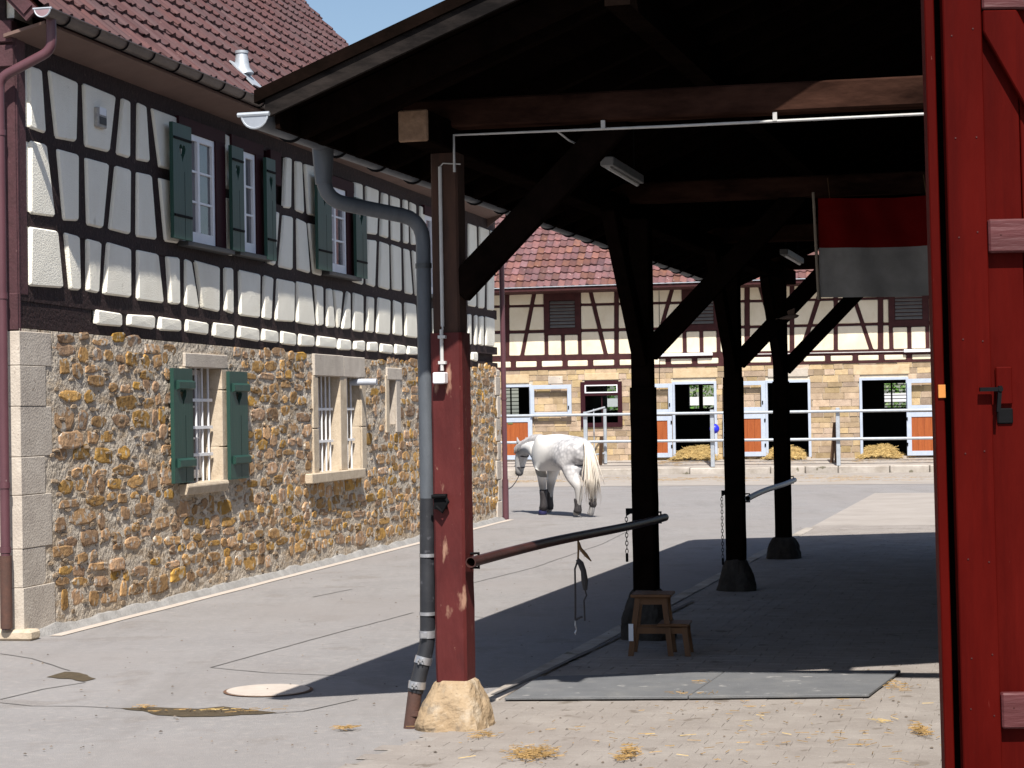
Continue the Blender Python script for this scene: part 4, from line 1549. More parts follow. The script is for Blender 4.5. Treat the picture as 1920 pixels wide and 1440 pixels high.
shaded_stone = M('shaded_base_stone', (.055, .048, .042), (.025, .021, .018), scale=6, bump=.6, bscale=30, rough=.95, spec=.1)  # post base stone with the shed's shade put into its colour
bases = [(.225, .115, .30), (.22, .12, .42), (.20, .10, .34), (.215, .125, .28)]
ztc = [2.37, 2.07, 2.2, 2.2]
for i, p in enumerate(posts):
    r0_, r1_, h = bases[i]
    boulder(p, r0_, r1_, h, i * 7.3, (boulder_m, shaded_stone, shaded_stone, shaded_stone)[i], 'base_stone', shed)
    # clad lower post, worn corners
    mb = MB()
    n_ = 14
    hw2 = .095 if i else .098
    for j in range(n_ + 1):
        z_ = h - .02 + (ztc[i] - h + .02) * j / n_
        for k_, (sx, sy) in enumerate(((-1, -1), (1, -1), (1, 1), (-1, 1))):
            for (ax_, ay_) in (((1, 1 - .16), (1 - .16, 1)) if sx * sy > 0 else ((1 - .16, 1), (1, 1 - .16))):
                d_ = hw2 * (1 + .035 * nz((sx * 3 + i, sy * 3, z_ * 5)) + .02 * nz((sx, sy + i, z_ * 14)))
                q_ = p + PN * (sx * ax_ * d_) + PD * (sy * ay_ * d_)
                mb.v.append((q_.x, q_.y, z_))
    for j in range(n_):
        for k_ in range(8):
            mb.f.append((j * 8 + k_, j * 8 + (k_ + 1) % 8, j * 8 + 8 + (k_ + 1) % 8, j * 8 + 8 + k_))
    mb.f.append(tuple(range(7, -1, -1)))
    mb.f.append(tuple(range(n_ * 8, n_ * 8 + 8)))
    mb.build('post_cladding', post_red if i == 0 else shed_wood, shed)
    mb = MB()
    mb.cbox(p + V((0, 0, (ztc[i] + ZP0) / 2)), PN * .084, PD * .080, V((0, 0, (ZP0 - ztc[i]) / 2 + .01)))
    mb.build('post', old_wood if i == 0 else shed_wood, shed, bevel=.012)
    # braces: one across under the tie, one back towards us and one away under the plate
    zb = 2.62 if i == 0 else 2.35
    mb = MB()
    a = p + TD * .05 + V((0, 0, zb))
    b = p + TD * (1.06 if i == 0 else 1.30) + V((0, 0, tie_z - .05))
    if i == 0:
        a.y -= .02
        b.y -= .05
    mb.beam(a, b, V((.208, .978, 0)) * .055, (b - a).cross(V((.208, .978, 0))).normalized() * .086)
    mb.build('brace', shed_wood, shed, bevel=.008)
    for sg in ((-1,) if i else ()):
        mb = MB()
        a = p + PD * (.04 * sg) + V((0, 0, 2.30 if sg < 0 else 2.5))
        b = p + PD * (1.12 * sg) + V((0, 0, ZP0 + .03))
        mb.beam(a, b, PN * .055, (b - a).cross(PN).normalized() * .092)
        mb.build('brace', shed_wood, shed, bevel=.008)
# iron things on the front post
p1 = posts[0]
fp = Frame(p1 - PD * .10 - PN * 0, PN, -PD)           # front face of the first post


def fpx(x, y, off=0.0):
    return fp.uz(x, y, off)


u_, z_ = fpx(828, 940)
hook = MB()
hook.cbox(fp.pt(u_, z_, .02), fp.du * .038, V((0, 0, .045)), fp.n * .018)
hook.tube([fp.pt(u_ + .03, z_ + .03, .03), fp.pt(u_ + .055, z_ + .0, .05), fp.pt(u_ + .02, z_ - .06, .05), fp.pt(u_ - .02, z_ - .03, .04)], .011, 7)
hook.tube([fp.pt(u_ - .045, z_ + .03, .05), fp.pt(u_ + .045, z_ + .035, .05)], .012, 7)
hook.build('tether_hook', iron, shed)
cu0 = fpx(829, 600)[0]
cond = MB()
zt_, zb_ = fpx(829, 312, .01)[1], fpx(829, 612, .01)[1]
cond.tube([fp.pt(cu0, zb_, -.005), fp.pt(cu0, zt_, -.005)], .011, 8)
cond.tube([fp.pt(cu0, fpx(829, 695)[1], .016), fp.pt(cu0, fpx(829, 618)[1], .016)], .011, 8)
cond.tube([fp.pt(cu0, zt_, -.005), fp.pt(cu0 + .02, zt_ + .02, -.005), fp.pt(cu0 + .13, zt_ + .01, -.005)], .004, 6)
cond.tube([fp.pt(cu0, zb_ + .02, -.002), fp.pt(cu0 + .006, zb_ - .02, .012), fp.pt(cu0, zb_ - .05, .014)], .006, 6)
co = cond.build('cable_conduit', conduit_m, shed, smooth=True)
for yy in (632, 680):
    fb(fp, cu0 - .02, cu0 + .026, fpx(829, yy)[1] - .009, fpx(829, yy)[1] + .009, .0, .03, 'cable_clip', conduit_m, co)
u_, z_ = fpx(829, 709)
bx = MB()
fbox(bx, fp, u_ - .036, u_ + .038, z_ - .034, z_ + .034, .0, .075)
bx.build('junction_box', white_paint, shed, bevel=.006)
# long conduit under the first tie
tA = posts[0] + V((0, -.12, tie_z - .13)) + TD * .06 + V((-.208, -.978, 0)) * .06
lc = MB()
lc.tube([tA + V((0, 0, -.22)), tA, tA + TD * 1.3 + V((0, 0, -.006)), tA + TD * 4.0], .0085, 8)
lc.tube([tA + TD * .62, tA + TD * .70 + V((0, .1, -.05)), tA + TD * .80 + V((0, .3, -.07))], .006, 6)
lco = lc.build('cable_conduit', conduit_m, shed, smooth=True)
for k in (.9, 1.9, 2.9):
    mb = MB()
    mb.cbox(tA + TD * k + V((0, 0, .02)), TD * .012, V((.208, .978, 0)) * .014, V((0, 0, .025)))
    mb.build('cable_clip', conduit_m, lco)
# rainwater pipe of the shed, swan neck to the front post
PZ = p1 - PN * .153 - PD * .03
go = C0 + V((-.06, -.02, -.05)) + EV * 1.02
PZ0 = V((PZ.x - .105, PZ.y - .02, 0))
zk = 1.9 - (1200 - 771) / 3800 * 12.1
neck = pipe_run([go, go + V((0, 0, -.31)), V((PZ.x, PZ.y, 3.06)), V((PZ.x, PZ.y, 1.9 - (935 - 771) / 3800 * 12.1))], .045, zinc, 'downpipe', shed, bend=.14)
mb = MB()
mb.tube([go + V((0, 0, .0)), go + V((0, 0, -.14)), go + V((0, 0, -.22))], [.066, .056, .048], 14)
mb.build('gutter_outlet', zinc, neck, smooth=True)
ring(V((PZ.x, PZ.y, 2.78)), .05, .03, zinc_dark, 'pipe_collar', neck)
zb_ = 1.9 - (935 - 771) / 3800 * 12.1
zt2 = 1.9 - (1190 - 771) / 3800 * 12.1
zt3 = 1.9 - (1300 - 771) / 3800 * 12.1
bp_ = pipe_run([V((PZ.x, PZ.y, zb_)), V((PZ.x - .012, PZ.y, zt2 - .06)), V((PZ0.x + .02, PZ0.y, zt3 + .02)), V((PZ0.x + .015, PZ0.y, zt3))], .047, black_pipe, 'lower_pipe', neck, bend=.07)
mb = MB()
mb.tube([V((PZ0.x + .016, PZ0.y, zt3 + .02)), V((PZ0.x - .02, PZ0.y, -.02))], .043, 14)
mb.tube([V((PZ0.x + .008, PZ0.y, zt3 - .11)), V((PZ0.x + .006, PZ0.y, zt3 - .14))], .048, 14)
mb.build('pipe_shoe', brown_pipe, neck, smooth=True)
for xx, yy, hh, rr, ax in ((.0, 1043, .02, .054, V((0, 0, 1))), (-.006, 1153, .02, .054, V((0, 0, 1))), (-.011, 1192, .044, .053, V((0, 0, 1)))):
    zc = 1.9 - (yy - 771) / 3800 * 12.1
    ring(V((PZ.x + xx, PZ.y, zc)), rr, hh, steel_clamp, 'pipe_clamp', neck, ax)
axl = (V((PZ.x - .012, PZ.y, zt2 - .06)) - V((PZ0.x + .02, PZ0.y, zt3 + .02))).normalized()
for t_ in (.62, .08):
    c_ = V((PZ0.x + .02, PZ0.y, zt3 + .02)) + axl * (V((PZ.x - .012, PZ.y, zt2 - .06)) - V((PZ0.x + .02, PZ0.y, zt3 + .02))).length * t_
    o_ = ring(c_, .053, .044, steel_clamp, 'pipe_clamp', neck, axl if t_ > .3 else (axl + V((0, 0, .8))).normalized())
    mb = MB()
    for dx in (-.012, .012):
        mb.cbox(c_ + V((-.014 + dx, -.054, 0)), V((.004, 0, 0)), V((0, .012, 0)), V((0, 0, .016)))
    mb.cbox(c_ + V((-.014, -.062, 0)), V((.02, 0, 0)), V((0, .004, 0)), V((0, 0, .004)))
    mb.build('clamp_screw', steel_clamp, neck)
zc = 1.9 - (1192 - 771) / 3800 * 12.1
mb = MB()
mb.cbox(V((PZ.x - .03, PZ.y - .056, zc)), V((.016, 0, 0)), V((0, .012, 0)), V((0, 0, .014)))
mb.build('clamp_screw', steel_clamp, neck)

# --- tether rails, chains, halter
def rail_thing(A, B, r, mat, label):
    A, B = V(A), V(B)
    t_ = thing('tether_rail', A, label, 'rail', 'tether rails between the shed posts')
    mb_ = MB()
    n_ = 16
    path = [A.lerp(B, i_ / n_) + V((0, 0, .018 * math.sin(i_ / n_ * 5.5) * .6)) for i_ in range(n_ + 1)]
    # a hollow pipe
    mb_.tube(path, r, 14, cap=False)
    mb_.tube(path, r * .84, 14, cap=False)
    for k_ in range(14):
        mb_.f.append((k_, (k_ + 1) % 14, len(path) * 14 + (k_ + 1) % 14, len(path) * 14 + k_))
        e_ = (len(path) - 1) * 14
        mb_.f.append((e_ + k_, e_ + (k_ + 1) % 14, len(path) * 14 + e_ + (k_ + 1) % 14, len(path) * 14 + e_ + k_))
    mb_.build('pipe', mat, t_, smooth=True)
    for q_ in (.03, .97):
        m2 = MB()
        c_ = A.lerp(B, q_)
        m2.tube([c_ - PN * .06 + V((0, 0, .04)), c_ + V((0, 0, r + .012)), c_ + V((0, 0, -r - .012)), c_ - PN * .06 + V((0, 0, -.04))], .010, 6)
        m2.build('bracket', iron, t_)
    return t_


rail_m = M('rail_paint', (.065, .022, .018), (.03, .014, .012), rough=.45, scale=6, bump=.2, bscale=30)
rA = fp.pt(.115, 1.0, .03) + PN * .03
p2 = posts[1]
rB = p2 + PN * .14 + PD * .12 + V((0, 0, 1.0))
rail_thing(rA, rB, .032, rail_m, 'brown pipe tether rail with a sagging halter between front post and second post')
rC = posts[2] + PN * .13 - PD * .0 + V((0, 0, .95))
rD = posts[3] + PN * .13 + PD * .12 + V((0, 0, .98))
rail_thing(rC, rD, .03, galvanised, 'grey pipe tether rail between the third and farthest posts')


def chain(top, n_, label):
    t_ = thing('chain', top, label, 'chain', 'chains hanging from the shed posts')
    L_ = .042
    for i_ in range(n_):
        c_ = V(top) - V((0, 0, L_ * .78 * i_))
        s_ = V((1, 0, 0)) if i_ % 2 else V((0, 1, 0))
        mb_ = MB()
        pts_ = [c_ + s_ * .011 * math.sin(2 * math.pi * k_ / 10) + V((0, 0, 1)) * L_ / 2 * math.cos(2 * math.pi * k_ / 10) for k_ in range(11)]
        mb_.tube(pts_, .0032, 5, cap=False)
        mb_.build('chain_link', iron, t_)
    mb_ = MB()
    c_ = V(top) - V((0, 0, L_ * .78 * n_))
    mb_.cbox(c_ - V((0, 0, .02)), V((.011, 0, 0)), V((0, .011, 0)), V((0, 0, .035)))
    mb_.build('snap_hook', iron, t_, bevel=.004)
    mb_ = MB()
    mb_.tube([V(top) + V((0, 0, .0)), V(top) + PN * .05 + V((0, 0, .03)), V(top) + PN * .11 + V((0, 0, .03))], .008, 6)
    mb_.cbox(V(top) + PN * .03 + V((0, 0, .035)), PN * .03, PD * .02, V((0, 0, .022)))
    mb_.build('eye_bolt', iron, t_)


chain(p2 - PN * .145 - PD * .07 + V((0, 0, 1.02)), 10, 'short iron chain hanging on the left side of the second post')
chain(posts[2] - PN * .13 - PD * .06 + V((0, 0, .98)), 20, 'long thin iron chain hanging on the left side of the third post')
# halter
ht = rA.lerp(rB, .47)
hal = thing('halter', ht, 'dark leather halter and ropes hanging from the brown tether rail', 'halter')
k2 = 3800 / 14.2


def hp(dx, dy):
    return ht + V((dx / k2, 0, -.03 - dy / k2))


mb = MB()
mb.tube([ht + V((0, -.035, .02)), hp(0, 0), hp(0, 18), hp(-1, 38)], .007, 6)
mb.build('rope', rope_m, hal)
mb = MB()
mb.tube([hp(1, 2), hp(4, 14), hp(14, 26), hp(24, 38)], [.008, .012, .014, .004], 7)
mb.build('rope_tassel', rope_m, hal)
mb = MB()
mb.tube([hp(-2, 34), hp(4, 42), hp(9, 56), hp(11, 74), hp(12, 92)], [.014, .022, .02, .024, .014], 8)
mb.build('knotted_strap', leather, hal, smooth=True)
mb = MB()
mb.tube([hp(-2, 38), hp(-7, 52), hp(-7, 110), hp(-8, 148)], .0075, 6)
mb.tube([hp(11, 90), hp(14, 102), hp(9, 112), hp(10, 150)], .0065, 6)
mb.tube([hp(-8, 148), hp(2, 143), hp(6, 142)], .008, 6)
mb.build('strap', leather, hal)
mb = MB()
mb.tube([hp(-8, 150), hp(-8, 158), hp(-6, 166), hp(-9, 172), hp(-8, 176)], [.004, .007, .005, .007, .003], 6)
mb.build('snap_hook', steel_clamp, hal)

# --- step stool
sp = ground(1185, 1232)
stl = thing('step_stool', sp, 'small wooden two step stool at the foot of the second post', 'stool')
ex = V((.985, -.17, 0)).normalized()
ey = V((.17, .985, 0)).normalized()


def S(a, b, c_):
    return sp + ex * a + ey * b + V((0, 0, c_))


def sboard(a0, a1, b0, b1, z0_, th, name, bow=0):
    mb_ = MB()
    mb_.box(S(a0, b0, z0_), ex * (a1 - a0), ey * (b1 - b0), V((0, 0, th)))
    mb_.build(name, stool_m, stl, bevel=.005)


def sleg(a0, b0, a1, b1, z1_, name='leg'):
    mb_ = MB()
    A0_, A1_ = S(a0, b0, 0), S(a1, b1, z1_)
    h_ = .021
    mb_.prism([A0_ - ex * h_ - ey * h_ * .7, A0_ + ex * h_ - ey * h_ * .7, A0_ + ex * h_ + ey * h_ * .7, A0_ - ex * h_ + ey * h_ * .7], A1_ - A0_)
    mb_.build(name, stool_m, stl)


sboard(.0, .31, -.03, .30, .455, .024, 'seat')
sboard(.20, .44, -.02, .29, .232, .022, 'step')
for b0, b1 in ((.0, .02), (.27, .25)):
    sleg(-.01, b0, .05, b1, .456)
    sleg(.30, b0, .25, b1, .456)
    sleg(.43, b0, .40, b1, .233)
    mb = MB()
    mb.beam(S(.03, b1, .425), S(.28, b1, .425), ey * .01, V((0, 0, .026)))
    mb.beam(S(.0, b1 - .004, .20), S(.43, b1 - .004, .20), ey * .01, V((0, 0, .022)))
    mb.build('rail', stool_m, stl)
mb = MB()
mb.cbox(S(-.002, -.023, .19), ex * .018, ey * .003, V((0, 0, .065)))
mb.build('white_tape', white_paint, stl)

# --- flag hanging from the second tie
tz2 = posts[1] + V((0, 0, tie_z))
yF = 16.45
fF = Frame((0, yF, 0), (1, -.16, 0), (-.16, -1, 0))
fu0, fz0 = fF.uz(1537, 557)
fu1, fz1 = fF.uz(1760, 372)
fz1 = fF.uz(1537, 372)[1]
flag = thing('flag', fF.pt(fu0, fz0), 'red and white cloth flag hanging inside the shed beside the barn door', 'flag')
for nm, za, zb2, mt in (('red_stripe', (fz0 + fz1) / 2, fz1, flag_red), ('white_stripe', fz0, (fz0 + fz1) / 2, flag_white)):
    mb = MB()
    n1, n2 = 26, 8
    for i in range(n1 + 1):
        for j in range(n2 + 1):
            u = fu0 + (fu1 - fu0 + .15) * i / n1
            z_ = za + (zb2 - za) * j / n2
            mb.v.append(tuple(fF.pt(u, z_ - .012 * math.sin((u - fu0) * 3.0), .022 * math.sin(u * 8 + z_ * 1.5) + .010 * math.sin(u * 19 + z_ * 6))))
    for i in range(n1):
        for j in range(n2):
            a = i * (n2 + 1) + j
            mb.f.append((a, a + n2 + 1, a + n2 + 2, a + 1))
    k0 = len(mb.v)
    mb.v += [tuple(V(v) - fF.n * .0025) for v in mb.v[:k0]]
    mb.f += [tuple(k0 + q for q in reversed(f)) for f in mb.f[:]]
    mb.build(nm, mt, flag, smooth='all', recalc=False)
mb = MB()
mb.tube([fF.pt(fu0 - .035, fz1 + .05, .0), fF.pt(fu0 - .008, fz0 - .02, .0)], .012, 8)
mb.build('pole', M('pole_wood', (.30, .25, .2), rough=.8), flag)
mb = MB()
for q_ in (.1, .9):
    a = fF.pt(fu0 + (fu1 - fu0) * q_, fz1 - .01, 0)
    mb.tube([a, a + V((0, .1, .18))], .004, 5)
mb.build('cord', rope_m, flag)

# --- fluorescent lamps hung from the rafters
for (xa, ya, xb, yb, lab) in ((1138, 312, 1196, 346, 'unlit grey fluorescent lamp under the shed roof nearer the front post'), (1470, 478, 1500, 495, 'unlit grey fluorescent lamp under the shed roof near the flag')):
    A_, B_ = ground(xa, ya, 3.5), ground(xb, yb, 3.5)
    lt = thing('fluorescent_lamp', A_, lab, 'lamp', 'fluorescent lamps under the shed roof')
    d_ = (B_ - A_).normalized()
    s_ = V((d_.y, -d_.x, 0))
    mb = MB()
    mb.beam(A_ + V((0, 0, .035)), B_ + V((0, 0, .035)), s_ * .045, V((0, 0, .03)))
    mb.build('housing', M('lamp_grey', (.22, .22, .22), rough=.6, bump=.05), lt, bevel=.005)
    mb = MB()
    mb.tube([A_ + d_ * .03, B_ - d_ * .03], .017, 10)
    mb.build('tube', M('lamp_tube', (.5, .5, .5), rough=.4, bump=0), lt, smooth=True)
    for q_ in (.12, .88):
        mb = MB()
        c_ = A_.lerp(B_, q_)
        mb.tube([c_ + V((0, 0, .06)), c_ + V((0, 0, 1.0))], .004, 5)
        mb.build('hanging_rod', iron, lt)

# --- swallow flying through the shed
bp0 = CAM + ray(1483, 594) * 15.0
bird = MB()
bd = V((.93, -.2, .12)).normalized()
bs = V((.2, .95, .1)).normalized()
bird.tube([bp0 - bd * .085, bp0 - bd * .05, bp0 - bd * .01, bp0 + bd * .025, bp0 + bd * .045, bp0 + bd * .06], [.004, .012, .020, .018, .013, .003], 10)
bird_o = tag(bird.build('bird', M('bird_back', (.05, .035, .03), (.10, .06, .045), scale=60, rough=.8, bump=0), smooth=True), 'small brown bird flying past the farthest shed post', 'bird')
for sg in (1, -1):
    mb = MB()
    w0, w1 = bp0 + bd * .025 + V((0, 0, .012)), bp0 - bd * .02 + V((0, 0, .012))
    tip = bp0 + bs * (.07 * sg) + V((0, 0, .058)) + bd * .03
    t2 = bp0 + bs * (.05 * sg) + V((0, 0, .045)) - bd * .025
    mb.prism([w0, tip, t2, w1], V((0, 0, .002)))
    mb.build('wing', MATS['bird_back'], bird_o)
mb = MB()
mb.prism([bp0 - bd * .07 + bs * .006, bp0 - bd * .115 + bs * .02, bp0 - bd * .10, bp0 - bd * .115 - bs * .02, bp0 - bd * .07 - bs * .006], V((0, 0, .002)))
mb.build('tail', MATS['bird_back'], bird_o)

# ================================================================== the red barn door in the right foreground
DY = 6.6
DK = DY / 9.0
dl = V((1, 0, 0))
up = V((-.008, 0, 1)).normalized()
DX0 = ((1764 - 960) / 3800 * DY)
D0 = V((DX0, DY, 0)) + up * .06
door = thing('barn_door', D0, 'tall red wooden barn door with ledges, brace and iron latch', 'door')


def dbox(u0_, u1_, z0_, z1_, y0, y1, name, mat, bevel=.004):
    mb_ = MB()
    u0_, u1_, y0, y1 = u0_ * DK, u1_ * DK, y0 * DK, y1 * DK
    z1_ = min(z1_, 3.42 if z1_ == 4.05 else 3.41)
    mb_.box(D0 + dl * u0_ + up * z0_ + V((0, y0, 0)), dl * (u1_ - u0_), V((0, y1 - y0, 0)), up * (z1_ - z0_))
    return mb_.build(name, mat, door, bevel=bevel)


dbox(.0, .044, -.02, 4.05, .03, .11, 'edge_board', barn_red)
dbox(.03, 1.6, -.0, 4.03, .175, .20, 'gap_shadow_board', shed_wood)  # dark board added behind the gap, standing in for the shadow there
dbox(.068, .240, -.03, 4.05, -.035, .03, 'stile', barn_red)
for i in range(8):
    dbox(.225 + i * .182, .225 + (i + 1) * .182 - .004, -.02, 4.03, .0, .028, 'door_board', barn_red, .003)
zz = lambda y: 1.9 + (757 - y) / 3800 * (DY - .05) - .06
for (ya, yb, mt, pr) in ((-32, 17, barn_worn, .05), (413, 476, barn_worn, .052), (1303, 1370, barn_worn, .052)):
    dbox(.240, 1.66, zz(yb), zz(ya), -pr - .004, -.001, 'ledge', mt, .006)
mb = MB()
za, zb2 = zz(19), zz(411)
br = [(.242, za), (.242, za - .07), (.242 + .44, zb2), (.242 + .60, zb2), (.242 + .15, za)]
mb.prism([D0 + dl * a * DK + up * b + V((0, -.052 * DK, 0)) for a, b in br], V((0, .050 * DK, 0)))
mb.build('brace', barn_red, door, bevel=.004)
lz = zz(733)
nl = MB()
for u_ in (.11, .20, .30, .48, .66):
    for yy in (445, 1337) if u_ > .24 else (60, 250, 445, 640, 860, 1060, 1240, 1337):
        c_ = D0 + dl * (u_ + random.uniform(-.01, .01)) * DK + up * zz(yy + random.uniform(-14, 14)) + V((0, (-.056 if u_ > .24 else -.036) * DK, 0))
        nl.tube([c_ + V((0, .004, 0)), c_ - V((0, .0015, 0))], .0028, 7)
nl.build('nail_heads', M('nail', (.055, .006, .005), rough=.6, bump=0), door)
dbox(.262, .335, lz + -.05, lz + .073, -.018, -.001, 'lock_plate', barn_red)
mb = MB()
c_ = D0 + dl * .262 * DK + up * lz + V((0, -.05, 0))
mb.beam(c_ - dl * .062, c_ + dl * .011, V((0, .008, 0)), V((0, 0, .0065)))
mb.beam(c_ + dl * .004 + V((0, 0, .011)), c_ - dl * .003 + V((0, 0, -.073)), V((.006, 0, 0)), V((0, .006, 0)))
mb.tube([c_ + V((.004, .05, 0)), c_ + V((.004, -.010, 0))], .008, 8)
mb.build('latch', iron, door)
dbox(.266, .336, lz - .113, lz - .062, -.012, -.001, 'keyhole_plate', iron)
dbox(.014, .046, lz - .025, lz + .018, .02, .155, 'wooden_bolt', raw_orange, .001)
dbox(1.60, 1.74, -.055, 4.05, -.1, -.056, 'hinge_post', shed_wood)
# barn wall carrying the door, outside the picture on the right
bar = thing('barn_wall', (DX0 + 1.75 * DK, DY, 0), 'red boarded barn wall to the right of the open red door, with an added unseen side wall', 'wall')
for i in range(14):
    mb = MB()
    a = V((DX0 + 1.75 * DK + i * .2, DY - .04, 0))
    mb.box(a, V((.194, 0, 0)), V((0, .04, 0)), V((0, 0, 3.7)))
    mb.build('wall_board', barn_red, bar)

sA, sB = V((DX0 + 1.9 * DK + .05, DY + .1, 2.75)), V((roof_pt(0, RW).x + .05, roof_pt(0, RW).y + .3, 2.75))  # unseen side wall, added to keep sky light off the shed floor
sv = (sB - sA).normalized()
for i in range(20):
    mb = MB()
    a, b = sA.lerp(sB, i / 20), sA.lerp(sB, (i + .97) / 20)
    mb.beam(a, b, V((sv.y, -sv.x, 0)) * .02, V((0, 0, 2.74)))
    mb.build('wall_board', shed_wood, bar)

# ================================================================== the stable at the far side of the yard
SA = math.radians(-14.05)
sd = V((math.cos(SA), math.sin(SA), 0))
sn = V((math.sin(SA), -math.cos(SA), 0))             # towards us
KZ = Frame((-.198, 58.35, 0), sd, sn)                # kerb plane
SW = Frame(KZ.pt(0, 0, -1.6), sd, sn)                # facade plane
PZW = SW.uz(1250, 861)[1]                            # pavement level at the wall
stable = thing('stable', SW.pt(6, PZW), 'long half timbered stable with sandstone ground floor, pale blue doors and red tiled roof', 'stable')
# kerb and raised pavement
kerb = tag(MB().build('pavement', cobble_far, recalc=False), 'raised pavement along the stable front', kind='structure')
bpy.data.objects.remove(kerb)
mb = MB()
a0, a1 = KZ.pt(-9, .19, -.28), KZ.pt(18, .19, -.28)
mb.add([a0, a1, SW.pt(18, PZW, -.1), SW.pt(-9, PZW, -.1)], [(0, 1, 2, 3)])
pave = tag(mb.build('pavement', cobble_far, recalc=False), 'raised pavement along the stable front', kind='structure')
u = -9
while u < 17.8:
    L_ = random.uniform(.9, 1.5)
    mb = MB()
    e1, e2 = random.uniform(-.015, .015), random.uniform(-.012, .012)
    mb.box(KZ.pt(u + .01, -.02, -.30), sd * (L_ - .02), sn * (.30 + e1), V((0, 0, .215 + e2)))
    mb.build('kerb_stone', kerb_m, pave, bevel=.025)
    u += L_
# paved band in front of the kerb
yb0 = [KZ.pt(-9, .0, .02), KZ.pt(18, .0, .02), KZ.pt(18, 0, 8.0), KZ.pt(-9, 0, 8.0)]
band_o = sheet('paved_band', yb0, .005, cobble_far, None, 'paved band of setts in front of the stable kerb', 'structure')
cs = MB()
for r in range(22):
    for c in range(64):
        P = KZ.pt(-.6 + c * .22 + (r % 2) * .11, .005, .15 + r * .155)
        cs.cbox(P, sd * .1, sn * .068, V((0, 0, .008)))
tag(cs.build('setts', cobble_far, band_o, recalc=False), kind='stuff')
sp_ = []
for i in range(46):
    p = KZ.pt(random.uniform(0, 12.2), 0, random.gauss(5.0, 1.1))
    sp_.append((p.x, p.y, .35, .25, 26, .01))
for i in range(26):
    p = KZ.pt(random.uniform(3, 12.2), 0, -random.uniform(.5, 1.4))
    sp_.append((p.x, p.y, .2, .12, 26, .01))


def pz(x, y):
    o_ = (V((x, y, 0)) - KZ.O).dot(sn)
    return .03 if o_ > 0 else .22 + (PZW - .19) * min(1, max(0, -o_ / 1.6))


straw_bits(sp_, 'yard_straw', straw_m, 'line of loose straw blown along the stable pavement', zf=pz, ln=(.06, .2))

# openings: (x0, x1, y top, y bottom)
ops = [(944, 996, 722, 863), (1093, 1163, 715, 795), (1264, 1342, 716, 860), (1438, 1518, 713, 856), (1615, 1702, 708, 853)]
OP = []
for x0, x1, yt, yb in ops:
    a, b = SW.uz(x0, yb), SW.uz(x1, yt)
    OP.append((a[0], b[0], a[1], b[1]))
lS = SW.line([(945, 695), (1750, 677.5)])
ZS = lS(6)
UL, UH = -8.0, 17.0
back = 4.6
shell = MB()
# facade mortar around the openings
cuts = sorted(OP)
u = UL
for (a, b, c, d) in cuts:
    fbox(shell, SW, u, a, PZW - .3, ZS, -.35, -.02)
    fbox(shell, SW, a, b, d, ZS, -.35, -.02)
    fbox(shell, SW, a, b, PZW - .3, min(c, d), -.35, -.02) if c > PZW + .3 else fbox(shell, SW, a, b, PZW - .3, PZW - .01, -.35, -.02)
    u = b
fbox(shell, SW, u, UH, PZW - .3, ZS, -.35, -.02)
pale_mortar = M('pale_mortar', (.60, .53, .43), (.47, .40, .31), scale=6, bump=.4, bscale=60, rough=1, spec=.1)
swall = shell.build('stone_wall', pale_mortar, stable)
stone_far = M('coursed_stone', (.47, .345, .215), (.31, .22, .135), scale=5, detail=9, bump=.8, bscale=30, rough=.95, rnd=.30, hue=.012, spec=.1)
pieces = []
z = PZW - .02
while z < ZS - .04:
    h = random.uniform(.125, .20)
    if z + h > ZS - .05:
        h = ZS - z - .012
    u = UL + random.uniform(0, .3)
    while u < UH:
        w_ = random.uniform(.22, .62)
        a, b = u + .008, u + w_ - .008
        segs = [(a, b)]
        for (oa, ob, oc, od) in OP:
            ns_ = []
            for (p, q_) in segs:
                if z + h < oc - .01 or z > od + .01 or q_ < oa or p > ob:
                    ns_.append((p, q_))
                else:
                    if p < oa - .05:
                        ns_.append((p, oa - .006))
                    if q_ > ob + .05:
                        ns_.append((ob + .006, q_))
            segs = ns_
        for p, q_ in segs:
            pieces.append((p, q_, z, z + h))
        u += w_
    z += h + .012


def vis(s_):
    x, y, d = proj(SW.pt((s_[0] + s_[1]) / 2, s_[2]))
    return 0 if 940 < x < 1770 else 1


pieces.sort(key=lambda s_: (vis(s_), -(s_[1] - s_[0]) * (s_[3] - s_[2])))
rest = MB()


def masonry(mb_, s_):
    a, b, c, d = s_
    o_ = random.uniform(-.006, .014)
    j = lambda: random.uniform(-.006, .006)
    fpoly(mb_, SW, [(a + j(), c + j()), (b + j(), c + j()), (b + j(), d + j()), (a + j(), d + j())], -.05, o_)


for k, s_ in enumerate(pieces):
    if k < 295:
        mb = MB()
        masonry(mb, s_)
        mb.build('stone', stone_far, swall)
    else:
        masonry(rest, s_)
tag(rest.build('small_stones', stone_far, swall, recalc=False), kind='stuff')
# lintels
for (xa, xb, ya, yb, mt) in ((1096, 1160, 699, 713, sandstone), (1262, 1345, 690, 709, sandstone), (1028, 1055, 705, 720, dressed), (1600, 1705, 683, 703, sandstone), (1440, 1515, 690, 707, dressed), (945, 992, 702, 719, sandstone)):
    a, b = SW.uz(xa, yb), SW.uz(xb, ya)
    fb(SW, a[0], b[0], a[1], b[1], -.05, .022, 'lintel', mt, swall, bevel=.008)
